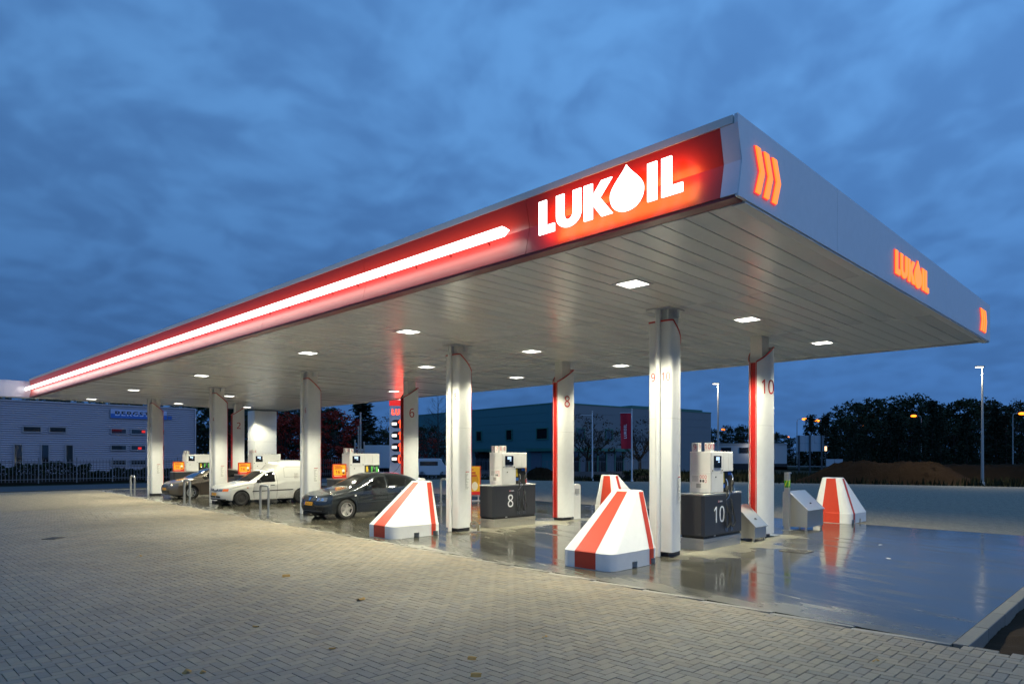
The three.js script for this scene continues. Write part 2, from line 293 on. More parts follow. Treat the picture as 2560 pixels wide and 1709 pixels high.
// ---------------- far side: road, verge, earth mounds
{
  const asphalt = S('asphalt', [.05, .05, .052], .7, { map: withRep(grain, .8) });
  const road = flat([[47.5, -60], [56, -60], [57.5, 60], [49, 60]], -.06);
  struct(mesh('road', road, asphalt, scene));
  const verge = flat([[46.52, -60], [47.5, -60], [49, 60], [46.52, 60]], -.05);
  struct(mesh('verge', verge, P('verge_grass', [.05, .045, .022], .95, { specularIntensity: .1, map: withRep(big, .5) }), scene));
  const p0 = at(1700, 118), p1 = at(2700, 88), q0 = at(1700, 128), q1 = at(2700, 98);
  const hw = new THREE.BufferGeometry(); hw.setAttribute('position', new THREE.Float32BufferAttribute([p0.x, .35, p0.z, p1.x, .35, p1.z, q1.x, .35, q1.z, p0.x, .35, p0.z, q1.x, .35, q1.z, q0.x, .35, q0.z], 3)); hw.computeVertexNormals();
  struct(mesh('highway', hw, asphalt, scene));
  const soilM = P('mound_soil', [.046, .028, .015], .95, { specularIntensity: .08, map: withRep(grain, .7), bumpMap: withRep(grainBump, .3), bumpScale: .25 });
  const mound = (name, X, d, half, depth, h, seed, flatTop = .5) => {
    const c = at(X, d), g = grid(70, 40, (u, v) => { const x = (u - .5) * 2, z = (v - .5) * 2; const e = Math.max(0, 1 - smooth(flatTop, 1, Math.hypot(x * (1 + .12 * fbm2(z * 2, seed, 2)), z))); const y = h * e * (1 + .18 * fbm2(x * 2.2 + seed, z * 2.2, 4)) + .22 * e * fbm2(x * 14 + seed, z * 10, 3) - .19; const l = x * half, k = z * depth; return [c.x + l * Bx + k * Bd, y, c.z - (l * Ax + k * Ad)]; });
    return struct(mesh(name, g, soilM, scene));
  };
  mound('earth_mound', 2215, 55.5, 8.1, 4, 1.62, 4, .38);
  mound('earth_bank', 2600, 60, 14, 5, 1.35, 14, .6);
  mound('soil_heap', 1352, 63, 2.3, 2, 1.05, 24, .2);
  // rough dark grass and scrub along the verge
  const r = rng(31), N = 9000, p = [], lens = [];
  for (let i = 0; i < N; i++) { const X = 1000 + r() * 1650, t = r(); const d = (X > 1900 ? 50 : 58) + t * 30 + (X > 2420 ? -3 : 0); const c = at(X, d); const h = (.12 + r() * .5) * (X < 1700 ? .6 : 1), a = r() * 6.28, w = .05 + r() * .06, lx = (r() - .5) * .4, lz = (r() - .5) * .4; p.push(c.x - Math.cos(a) * w, -.2, c.z - Math.sin(a) * w, c.x + Math.cos(a) * w, -.2, c.z + Math.sin(a) * w, c.x + lx, h - .1, c.z + lz); }
  const g = new THREE.BufferGeometry(); g.setAttribute('position', new THREE.Float32BufferAttribute(p, 3)); g.computeVertexNormals();
  const gr = mesh('rough_grass', g, P('scrub', [.030, .030, .015], .9, { specularIntensity: .05, side: THREE.DoubleSide }), scene); gr.userData = { kind: 'stuff', label: 'tall dark rough grass on the verge behind the driveway', category: 'grass' };
}
// ---------------- drain grates
function grate(a, b, label, turn = 0, k = 1) {
  const t = thing('drain_grate', label, 'drain', a, b, .005, undefined, turn), m = S('cast_iron', [.11, .10, .085], .6, { metalness: .4 }); t.scale.set(k, 1, k);
  mesh('frame', [bx(-.28, .28, 0, .012, -.22, -.19), bx(-.28, .28, 0, .012, .19, .22), bx(-.28, -.25, 0, .012, -.19, .19), bx(.25, .28, 0, .012, -.19, .19)], m, t);
  mesh('sump', bx(-.25, .25, -.004, -.002, -.19, .19), S('drain_silt', [.02, .017, .013], .9), t);
  for (let k = 0; k < 9; k++) mesh('bar', bx(-.245 + k * .0575, -.222 + k * .0575, .001, .011, -.189, .189), m, t);
}
grate(19.57, 3.94, 'small iron drain grate set in the block paving', 0.8, .72);
grate(5.84, 14.41, 'iron drain grate in the wet concrete beside the pump with two steel bins', Math.PI / 2);
{ // fallen leaves and litter
  const r = rng(55), m = S('leaf_litter', [.30, .17, .035], .8, { side: THREE.DoubleSide }), g = grid(4, 3, (u, v) => [(u - .5) * .09 * (1 - Math.abs(v - .5)), .012 * Math.sin(u * 5) + .006, (v - .5) * .07]);
  for (const [X, Y] of [[346, 1392], [715, 1441], [640, 1567], [465, 1681], [505, 1682], [1180, 1648], [1362, 1592], [1190, 1690], [2190, 1652], [830, 1622], [900, 1500]]) { const d = F * 2 / (Y - HORIZON), c = at(X, d); const l = mesh('fallen_leaf', g.clone(), m, scene); l.position.set(c.x, .004, c.z); l.rotation.y = r() * 6; l.scale.setScalar(.8 + r() * 1.3); tag(l, 'dry brown leaf lying flat on the block paving', 'leaf', 'fallen leaves on the paving'); }
  const w = S('litter_white', [.7, .7, .68], .6);
  for (const [X, Y] of [[2222, 1396], [2202, 1362]]) { const d = F * 2 / (Y - HORIZON), c = at(X, d); const l = mesh('paper_scrap', bx(-.05, .05, 0, .004, -.02, .02), w, scene); l.position.set(c.x, .006, c.z); l.rotation.y = X; tag(l, 'tiny white paper scrap on the wet concrete', 'litter', 'paper scraps on the slab'); }
}
// ================================================================= CANOPY
const canopy = thing('canopy', 'long flat filling station canopy with red lit fascia and white slatted underside', 'canopy', 22, 14, 4.9);
const CW = new THREE.Group(); // child meshes below are written in world coordinates and moved back
const cm = (name, geo, mat, parent = canopy, keep) => { const m = mesh(name, geo, mat, parent, keep); if (parent === canopy) m.position.set(-14, -4.9, 22); return m; };
const prof = [[CB0, 4.93], [CB0 + .09, 5.33], [CB0, ROOF]];            // concave fold of the front fascia (b, y)
function profPanel(a0, a1, i, out = 0) { const [b0, y0] = prof[i], [b1, y1] = prof[i + 1]; const nx = y1 - y0, ny = -(b1 - b0), l = Math.hypot(nx, ny), ox = -nx / l, oy = ny / -l * -1; const g = new THREE.BufferGeometry(); const t = .02; const P4 = (o) => [[b0 + ox * o, y0], [b1 + ox * o, y1]]; const f = P4(out), k = P4(out - t); const V = (p, a) => [p[0], p[1], -a]; const q = []; const quad = (A, B, C, D) => q.push(...A, ...B, ...C, ...A, ...C, ...D); quad(V(f[0], a1), V(f[0], a0), V(f[1], a0), V(f[1], a1)); quad(V(k[0], a0), V(k[0], a1), V(k[1], a1), V(k[1], a0)); quad(V(f[0], a0), V(k[0], a0), V(k[1], a0), V(f[1], a0)); quad(V(f[0], a1), V(f[1], a1), V(k[1], a1), V(k[0], a1)); quad(V(f[1], a0), V(k[1], a0), V(k[1], a1), V(f[1], a1)); quad(V(f[0], a0), V(f[0], a1), V(k[0], a1), V(k[0], a0)); g.setAttribute('position', new THREE.Float32BufferAttribute(q, 3)); g.computeVertexNormals(); return g; }
{
  // red panels, split at the seams seen in the photograph
  const seams = [3.77, 6.82]; while (seams[seams.length - 1] < 38) seams.push(seams[seams.length - 1] + 4.25); seams[seams.length - 1] = 40.68;
  for (let i = 0; i + 1 < seams.length; i++) for (const k of [0, 1]) cm('fascia_panel', profPanel(seams[i] + .004, seams[i + 1] - .004, k), M.red);
  for (const k of [0, 1]) cm('corner_cap', profPanel(CA0 + .012, 3.765, k, .006), M.sideWhite);
  cm('bottom_flashing', bx(CB0 + .012, CB0 + .2, 4.895, 4.926, -40.68, -CA0 - .05), S('flashing_red', [.22, .02, .015], .35));
  cm('roof_trim', [bx(CB0 - .014, CB0 + .05, ROOF + .004, ROOF + .098, -40.68, -CA0 - .06)], S('trim_white', [.66, .65, .60], .45, { map: soft }));
  // end wall facing the camera's right: flat white fascia with the folded outline
  const sh = poly([[CB0 + .002, 4.905], [CB1, 4.905], [CB1, ROOF + .10], [CB0 - .012, ROOF + .10], [CB0 - .012, ROOF], [CB0 + .092, 5.33]]);
  const seamsB = [CB0, 10.2, 13.3, 16.4, 19.5, CB1];
  for (let i = 0; i < 5; i++) { const x0 = seamsB[i] + (i ? .003 : 0), x1 = seamsB[i + 1] - .003; const s = i ? poly([[x0, 4.905], [x1, 4.905], [x1, ROOF + .1], [x0, ROOF + .1]]) : poly([[CB0 + .002, 4.905], [x1, 4.905], [x1, ROOF + .1], [CB0 - .012, ROOF + .1], [CB0 - .012, ROOF], [CB0 + .092, 5.33]]); const g = extr(s, .04); g.translate(0, 0, -CA0 - .04); cm('side_fascia_panel', g, M.sideWhite); }
  cm('side_lip', bx(CB0 + .21, CB1 - .02, 4.88, 4.904, -CA0 - .17, -CA0 - .02), M.sideWhite);
  cm('rear_fascia', bx(CB1 - .04, CB1 - .002, 4.905, ROOF + .1, -CA1, -CA0 - .05), M.sideWhite);
  cm('end_fascia', [bx(CB0 + .15, CB1 - .05, 4.905, ROOF + .1, -CA1, -CA1 + .04)], M.sideWhite);
  cm('roof_deck', bx(CB0 + .15, CB1 - .06, ROOF - .1, ROOF, -CA1 + .05, -CA0 - .06), M.deck);
  cm('ceiling_void', bx(CB0 + .22, CB1 - .06, 5.03, 5.06, -CA1 + .05, -CA0 - .06), M.deck);
  // arm running off toward the shop at the far end
  cm('canopy_arm', [bx(-8, CB0 + .14, 4.95, 5.70, -41.55, -40.70), bx(-8, CB0 + .1, 4.90, 4.946, -41.56, -40.69)], M.sideWhite);
}
{ // soffit planks: 0.328 m pitch, three lengths across
  const soffit = new THREE.Group(); soffit.name = 'soffit'; soffit.position.set(-14, -4.9, 22); canopy.add(soffit);
  const rows = [[7.53, 11.935], [11.955, 16.27], [16.29, 20.72]], plank = rows.map(([b0, b1]) => { const w = .313 / 2; const s = new THREE.Shape(); s.moveTo(-w, .03); s.lineTo(-w, .006); s.quadraticCurveTo(-w, 0, -w + .006, 0); s.lineTo(w - .006, 0); s.quadraticCurveTo(w, 0, w, .006); s.lineTo(w, .03); s.closePath(); const g = new THREE.ExtrudeGeometry(s, { depth: b1 - b0, bevelEnabled: false, curveSegments: 2 }); g.rotateY(Math.PI / 2); g.translate(0, 0, 0); g.computeBoundingBox(); const bb = g.boundingBox; g.translate(b0 - bb.min.x, SOFFIT, 0); g.computeVertexNormals(); triUV(g); return g; });
  const sm = [M.soffit, P('soffit_metal_b', [.75, .75, .745], .29, { map: soft, clearcoat: .2, clearcoatRoughness: .2 }), P('soffit_metal_c', [.77, .77, .765], .27, { map: soft, clearcoat: .2, clearcoatRoughness: .2 })];
  const all = [], r = rng(3); for (let k = 0; ; k++) { const a = 3.953 + k * .328; if (a > CA1 - .2) break; for (let i = 0; i < 3; i++) all.push({ a, i, d: a * Ad + (rows[i][0] + 2) * Bd, m: Math.floor(r() * 3), dy: (r() - .5) * .001 }); }
  all.sort((p, q) => p.d - q.d);
  const far = [];
  all.forEach((o, n) => { if (n < 300) { const m = new THREE.Mesh(plank[o.i], sm[o.m]); m.name = 'soffit_plank' + (n ? '_' + String(n).padStart(3, '0') : ''); m.position.set(0, o.dy, -o.a); m.castShadow = m.receiveShadow = true; soffit.add(m); } else { const g = plank[o.i].clone(); g.translate(0, o.dy, -o.a); far.push(g); } });
  if (far.length) { const m = mesh('far_planks', far, M.soffit, soffit); m.userData.kind = 'stuff'; }
}
// ---------------- light bar along the fascia
{
  const y0 = 5.225, y1 = 5.36, b0 = 6.985, b1 = 7.045, s = poly([[7.02, (y0 + y1) / 2], [7.12, y1], [40.62, y1], [40.62, y0], [7.12, y0]]);
  const g = extr(s, b1 - b0); g.rotateY(Math.PI / 2); g.translate(b0, 0, 0);           // x of shape (a) -> -z
  cm('light_bar', g, M.barGlow);
  cm('light_bar_spine', bx(b1 + .002, b1 + .03, 5.25, 5.335, -40.6, -7.14), M.redTrim);
  for (let k = 0; k < 37; k++) { const a = 7.5 + k * .9; const t = extr(poly([[0, 0], [-.05, 0], [0, -.045]]), .010); t.translate(b1 + .055, 5.222, -a); cm('bracket', t, M.redTrim); }
  { // the bar's light, thrown back on the fascia and out over the paving
    const w = 33.4, a = 7.15 + w / 2;
    const l = new THREE.RectAreaLight(new THREE.Color(1, .90, .84), 5.5, w, .11); l.name = 'light_bar_lamp'; l.position.set(b1 + .034 - 14, 5.29 - 4.9, -a + 22); canopy.add(l); l.lookAt(new THREE.Vector3(20, 5.29, -a));
    const l2 = new THREE.RectAreaLight(new THREE.Color(1, .82, .74), 6, w, .11); l2.name = 'light_bar_lamp'; l2.position.set(b0 - .006 - 14, 5.29 - 4.9, -a + 22); canopy.add(l2); l2.lookAt(new THREE.Vector3(-20, 5.29 - 8, -a)); }
}
// ---------------- letters (front) and the small signs (end)
function markShapes() { // cap height 1, x positions as measured: L U K drop I L
  const L = (x) => poly([[x, 0], [x + .62, 0], [x + .62, .24], [x + .30, .24], [x + .30, 1], [x, 1]]);
  const U = (x) => { const s = new THREE.Shape(); s.moveTo(x, 1); s.lineTo(x, .40); s.bezierCurveTo(x, -.14, x + .94, -.14, x + .94, .40); s.lineTo(x + .94, 1); s.lineTo(x + .64, 1); s.lineTo(x + .64, .42); s.bezierCurveTo(x + .64, .14, x + .30, .14, x + .30, .42); s.lineTo(x + .30, 1); s.closePath(); return s; };
  const K = (x) => poly([[x, 0], [x + .30, 0], [x + .30, .40], [x + .62, 0], [x + 1.0, 0], [x + .56, .54], [x + .98, 1], [x + .62, 1], [x + .30, .64], [x + .30, 1], [x, 1]]);
  const D = (x) => { const s = new THREE.Shape(); s.moveTo(x + .54, 1.19); s.bezierCurveTo(x + .66, .96, x + 1.09, .72, x + 1.09, .44); s.bezierCurveTo(x + 1.09, .12, x + .84, -.06, x + .54, -.06); s.bezierCurveTo(x + .24, -.06, x, .12, x, .44); s.bezierCurveTo(x, .72, x + .42, .96, x + .54, 1.19); const h = new THREE.Path(); h.moveTo(x + .20, .62); h.bezierCurveTo(x + .13, .5, x + .15, .38, x + .20, .32); h.bezierCurveTo(x + .185, .42, x + .19, .52, x + .20, .62); s.holes.push(h); return s; };
  const I = (x) => poly([[x, 0], [x + .29, 0], [x + .29, 1], [x, 1]]);
  return [['letter', L(0)], ['letter', U(.69)], ['letter', K(1.74)], ['drop_emblem', D(2.66)], ['letter', I(3.87)], ['letter', L(4.30)]];
}
{
  const h = .458, y0 = 5.067, aL = 6.405;
  for (const [n, s] of markShapes()) {
    const g = extr(s, .018, { curveSegments: 20 }); g.scale(h, h, 1); g.rotateY(-Math.PI / 2); g.translate(7.02, y0, -aL); // faces -b; shape x -> +z
    const m = cm(n, g, M.letterGlow); m.name = n;
    const back = extr(s, .012, { curveSegments: 16 }); back.scale(h, h, 1); back.rotateY(-Math.PI / 2); back.translate(7.034, y0, -aL); const bm = mesh('letter_return', back, M.redTrim, m);
  }
  // lamps behind the letters: halo on the fascia
  for (const [a, w] of [[5.27, 2.2]]) { const l = new THREE.RectAreaLight(new THREE.Color(1, .36, .08), 10, w, .28); l.name = 'letter_lamp'; l.position.set(7.05 - 14, 5.27 - 4.9, -a + 22); canopy.add(l); l.lookAt(new THREE.Vector3(20, 5.27, -a)); }
  // end wall signs
  const chev = (b0, w) => { for (let k = 0; k < 3; k++) { const x = b0 + k * w * .327, t = w * .165, o = w * .165; const s = poly([[x, 5.57], [x + t, 5.57], [x + t + o, 5.31], [x + t, 5.04], [x, 5.04], [x + o, 5.31]]); const hb = extr(s, .03); hb.translate(0, 0, -CA0 + .004); const m = cm('chevron', hb, M.orangeGlow); const rim = new THREE.ExtrudeGeometry(s, { depth: .012, bevelEnabled: true, bevelSize: .009, bevelThickness: .001, bevelSegments: 1 }); rim.translate(0, 0, -CA0 + .003); mesh('chevron_return', rim, M.orangeHalo, m); } };
  chev(7.55, .68); chev(19.62, .68);
  const hs = .40; for (const [n, s] of markShapes()) { const g = extr(s, .03, { curveSegments: 16 }); g.scale(hs * 1.06, hs, 1); g.translate(12.85, 5.12, -CA0 + .004); const m = cm(n === 'letter' ? 'small_letter' : 'small_drop', g, M.orangeGlow); const rim = new THREE.ExtrudeGeometry(s, { depth: .012, bevelEnabled: true, bevelSize: .025, bevelThickness: .001, bevelSegments: 1, curveSegments: 12 }); rim.scale(hs * 1.06, hs, 1); rim.translate(12.85, 5.12, -CA0 + .003); mesh('sign_return', rim, M.orangeHalo, m); }
}
// ---------------- recessed downlights
for (const a of [6.74, 13.1, 17.85, 25.65, 33.4, 40.2]) for (const b of [9.75, 14.02, a > 40 ? 17.95 : 18.28]) {
  const f = new THREE.Group(); f.name = 'ceiling_light'; f.position.set(b - 14, SOFFIT - 4.9, -a + 22); canopy.add(f);
  mesh('frame', [bx(-.25, .25, -.014, -.002, -.25, -.205), bx(-.25, .25, -.014, -.002, .205, .25), bx(-.25, -.205, -.014, -.002, -.205, .205), bx(.205, .25, -.014, -.002, -.205, .205)], M.sideWhite, f);
  mesh('diffuser', bx(-.204, .204, -.008, -.003, -.204, .204), M.lampGlow, f);
  const s = new THREE.SpotLight(LAMP, DOWNLIGHT, 0, 67 * Math.PI / 180, .16, 2); s.name = 'downlight'; s.position.set(0, -.03, 0); s.target.position.set(0, -3, 0); s.target.name = 'downlight_aim'; s.castShadow = true; s.shadow.radius = 7; f.add(s, s.target);
}
// ================================================================= COLUMNS
// boat-shaped shroud: wide closed end at x = -0.25, open tail with a red channel at x = +0.25 (front row); the rear row is turned round
function shroudOutline() { // half outline, z > 0, from the middle of the wide face to the tail
  const c = new THREE.CurvePath(); const V = (x, z) => new THREE.Vector2(x, z);
  const pts = [[-.31, 0], [-.31, .08], [-.31, .15], [-.31, .21]];
  for (let k = 1; k <= 6; k++) { const t = k / 6 * Math.PI / 2; pts.push([-.31 + .06 * (1 - Math.cos(t)), .21 + .06 * Math.sin(t)]); }
  const q = new THREE.QuadraticBezierCurve(V(-.25, .27), V(.10, .27), V(.31, .085)); for (let k = 1; k <= 14; k++) { const p = q.getPoint(k / 14); pts.push([p.x, p.y]); }
  return pts;
}
const OUT = shroudOutline();
const shroudTop = x => x < -.25 ? 4.69 : lerp(4.69, 4.30, (x + .25) / .56);
function shroudGeo() {
  const full = [...OUT.slice().reverse().map(([x, z]) => [x, -z]), ...OUT.slice(1)], y0 = .10, P3 = [], t = .018;
  const ins = full.map(([x, z]) => [x + (x < -.30 ? t : 0), z - Math.sign(z) * (Math.abs(z) > .2 || x > -.26 ? t : 0)]);
  const q = (A, B, C, D) => P3.push(...A, ...B, ...C, ...A, ...C, ...D), V = (p, y) => [p[0], y, p[1]];
  const out = [], idx = [];
  for (let i = 0; i + 1 < full.length; i++) { const a = full[i], b = full[i + 1], ya = shroudTop(a[0]), yb = shroudTop(b[0]); q(V(b, y0), V(a, y0), V(a, ya), V(b, yb)); q(V(ins[i], y0), V(ins[i + 1], y0), V(ins[i + 1], yb), V(ins[i], ya)); q(V(a, ya), V(ins[i], ya), V(ins[i + 1], yb), V(b, yb)); q(V(a, y0), V(b, y0), V(ins[i + 1], y0), V(ins[i], y0)); }
  const e = full.length - 1; for (const i of [0, e]) q(V(full[i], y0), V(ins[i], y0), V(ins[i], shroudTop(full[i][0])), V(full[i], shroudTop(full[i][0])));
  let g = new THREE.BufferGeometry(); g.setAttribute('position', new THREE.Float32BufferAttribute(P3, 3)); g.computeVertexNormals(); return toCreasedNormals(g, .6);
}
const SHROUD = triUV(shroudGeo());
const SEAM = (() => { const f = [...OUT.slice().reverse().map(([x, z]) => [x * 1.004, -z * 1.004]), ...OUT.slice(1).map(([x, z]) => [x * 1.004, z * 1.004])]; return tube(f.map(([x, z]) => [x, 2.75, z]), .0022, 60, 4); })();
const TRIM = (() => { const f = [...OUT.slice().reverse().map(([x, z]) => [x, shroudTop(x), -z]), ...OUT.slice(1).map(([x, z]) => [x, shroudTop(x), z])]; return tube(f, .019, 90, 6); })();
const EDGE = [tube([[.31, .10, .085], [.31, 4.30, .085]], .011, 2, 6, false), tube([[.31, .10, -.085], [.31, 4.30, -.085]], .011, 2, 6, false)];
const noticeTex = canvasTex(256, 512, (c, w, h) => { c.fillStyle = '#e8e7e0'; c.fillRect(0, 0, w, h); c.fillStyle = '#b3231c'; c.fillRect(0, 6, w * .95, 20); c.fillStyle = '#777'; const r = rng(8); for (let y = 60; y < h - 20; y += 22) { if (r() < .12) continue; c.fillRect(20, y, 60 + r() * 150, 7); } c.fillRect(2, 40, 8, h - 60); });
const noticeMat = S('notice_print', new THREE.Color(1, 1, 1), .5, { map: noticeTex });
function columnBase(t, m) { // parts shared by all columns; m = +1 front row, -1 rear row (mirrored along x)
  const G = g => { const q = g.clone(); if (m < 0) q.rotateY(Math.PI); return q; };
  mesh('post', bx(m > 0 ? -.24 : -.15, m > 0 ? .15 : .24, .09, SOFFIT + .002, -.15, .15, .01), M.white, t);
  mesh('shoe', bx(m > 0 ? -.25 : -.17, m > 0 ? .17 : .25, .004, .089, -.17, .17), M.darkMetal, t);
  const s = mesh('shroud', G(SHROUD), M.white, t); mesh('panel_seam', G(SEAM), M.greyPrint, s);
  mesh('red_trim', G(MG([TRIM])), M.redTrim, t); mesh('red_edge', EDGE.map(G), M.redTrim, t);
  mesh('red_channel', G(MG([bx(.235, .25, .10, 4.29, -.08, .08), bx(.25, .305, .10, 4.29, -.082, -.072), bx(.25, .305, .10, 4.29, .072, .082)])), M.redTrim, t);
}
function frontColumn(a, nums, label) {
  const t = thing('front_column', label, 'column', a, 12.06, 0, 'canopy columns in the front row'); columnBase(t, 1);
  const pipe = mesh('downpipe', cyl(.052, .052, .01, 4.91, -.375, 0, 18), M.white, t);
  for (const y of [.6, 2.05, 2.75, 4.2]) mesh('pipe_collar', [cyl(.058, .058, y, y + .05, -.375, 0, 18), bx(-.36, -.312, y + .01, y + .04, -.02, .02)], M.white, pipe);
  mesh('cap_plate', [bx(-.40, .20, 4.925, 4.945, -.26, .26), bx(-.30, -.245, 4.76, 4.924, -.012, .012), bx(-.05, .05, 4.78, 4.924, .152, .24), bx(-.05, .05, 4.78, 4.924, -.24, -.152)], M.sideWhite, t);
  nums.forEach((s, k) => { const g = text(s, .118, sans, .003, .86); g.rotateY(-Math.PI / 2); g.translate(-.312, 3.58, k ? .145 : -.15); mesh('number', g, M.redPrint, t); });
  const n = plate(.18, .5, .002); n.rotateY(.282); n.translate(.037, 1.35, .238); mesh('notice', n, noticeMat, t, true);
  return t;
}
function rearColumn(a, num, label, bin) {
  const t = thing('rear_column', label, 'column', a, 16.29, 0, 'canopy columns in the rear row'); columnBase(t, -1);
  const g = text(num, .25, sans, .003, .92); g.rotateY(-.282); g.translate(-.02, 3.70, .243); mesh('number', g, M.redPrint, t);
  mesh('floor_plate', bx(.28, .62, .004, .03, -.2, .26, .008), M.galv, t);
  return t;
}
const FRONT = [['9', '10'], ['7', '8'], ['5', '6'], ['3', '4'], ['1', '2']];
const FRONT_AT = ['directly behind the clean striped barrier, numbered 9 and 10', 'directly behind the scuffed striped barrier, numbered 7 and 8', 'between the white van and the dark hatchback', 'between the taupe car and the white van', 'beside the nose of the taupe car, last of its row'];
const REAR_AT = ['beside the two sloping steel bins, numbered 10', 'with a white bin at its back, numbered 8', 'beside the lit price pylon, numbered 6', 'hidden behind the column between van and hatchback, numbered 4', 'beside the wide panelled pillar, numbered 2'];
ISLAND.forEach((a, i) => { frontColumn(a - .02, FRONT[i], 'white column with a downpipe, ' + FRONT_AT[i]); rearColumn(a + .03, FRONT[i][1], 'white column with a red recess, ' + REAR_AT[i]); });
for (const i of [1, 2]) { // white round-topped bins behind two of the rear columns
  const t = thing('waste_bin', ['', 'white round-topped waste bin against the column behind the striped barriers', 'white round-topped waste bin against the column beside the price pylon'][i], 'waste bin', ISLAND[i] + .02, 16.29 + .50, 0, 'white bins behind the columns');
  const s = new THREE.Shape(); s.moveTo(-.16, .01); s.lineTo(.16, .01); s.lineTo(.16, 1.08); s.quadraticCurveTo(0, 1.17, -.16, 1.08); s.closePath(); const g = extr(s, .40, { bevelEnabled: true, bevelSize: .012, bevelThickness: .012, bevelSegments: 2 }); g.translate(0, 0, -.2); mesh('body', g, M.cream, t); mesh('flap', bx(-.1, .1, .82, .98, .214, .222, .003), M.greyPrint, t);
}
{ // wide panelled pillar at the far end
  const t = thing('service_pillar', 'wide white panelled pillar with horizontal seams at the end of the canopy', 'pillar', 41.9, 19.7);
  for (let k = 0; k < 5; k++) mesh('panel', bx(-.72, .72, .004 + k * .973, .968 + k * .973, -.5, .5, .01), M.white, t);
  mesh('core', bx(-.70, .70, .005, 4.86, -.48, .48), M.greyPrint, t);
}
// ================================================================= PUMPS
const logoTex = canvasTex(512, 96, (c, w, h) => { c.fillStyle = '#303134'; c.fillRect(0, 0, w, h); c.fillStyle = '#a81e22'; c.fillRect(4, 4, 96, 88); c.fillStyle = '#fff'; c.fillRect(22, 20, 10, 54); c.fillRect(22, 64, 26, 10); c.fillRect(56, 20, 10, 54); c.fillRect(74, 20, 10, 54); c.font = 'bold 74px sans-serif'; c.fillText('LUKOIL', 118, 74); });
const logoMat = S('pump_logo', new THREE.Color(1, 1, 1), .5, { map: logoTex });
const hazardTex = canvasTex(512, 256, (c, w, h) => { c.fillStyle = '#e2e0da'; c.fillRect(0, 0, w, h); c.fillStyle = '#9a9892'; for (let y = 20; y < 120; y += 14) c.fillRect(10, y, 180 + (y * 37 % 40), 6); for (let k = 0; k < 3; k++) for (let j = 0; j < 2; j++) { c.lineWidth = 9; c.beginPath(); c.arc(280 + k * 75, 40 + j * 75, 28, 0, 7); if (j && k < 2) { c.fillStyle = '#222'; c.fill(); } else { c.strokeStyle = '#c02020'; c.stroke(); } } c.fillStyle = '#aaa79f'; c.fillRect(140, 165, 150, 80); c.fillStyle = '#888'; for (let y = 175; y < 240; y += 12) c.fillRect(150, y, 110, 4); });
const hazardMat = S('pump_stickers', new THREE.Color(1, 1, 1), .5, { map: hazardTex });
const displayTex = canvasTex(128, 128, (c, w, h) => { c.fillStyle = '#050607'; c.fillRect(0, 0, w, h); c.fillStyle = '#333'; for (let k = 0; k < 3; k++) c.fillRect(14 + k * 36, 74, 26, 8); });
const displayMat = S('pump_display', new THREE.Color(1, 1, 1), .2, { map: displayTex });
function nozzle(parent, x, y, z, tilt, capMat) { // pistol nozzle hung on the panel, spout up
  const n = new THREE.Group(); n.name = 'nozzle'; n.position.set(x, y, z); n.rotation.z = tilt; parent.add(n);
  mesh('grip', [tube([[0, -.20, .05], [.01, -.08, .07], [0, .05, .05]], .022, 14, 8), bx(-.028, .028, .02, .13, .03, .09, .012)], M.rubber, n);
  mesh('spout', tube([[0, .10, .06], [-.01, .20, .045], [-.04, .28, .01]], .013, 14, 8), M.chrome, n);
  mesh('lever_guard', tube([[.0, .04, .09], [.05, -.03, .11], [.03, -.16, .09], [0, -.2, .06]], .008, 16, 6), M.chrome, n);
  mesh('swivel', cyl(.024, .02, -.30, -.2, 0, .05, 10), capMat, n);
}
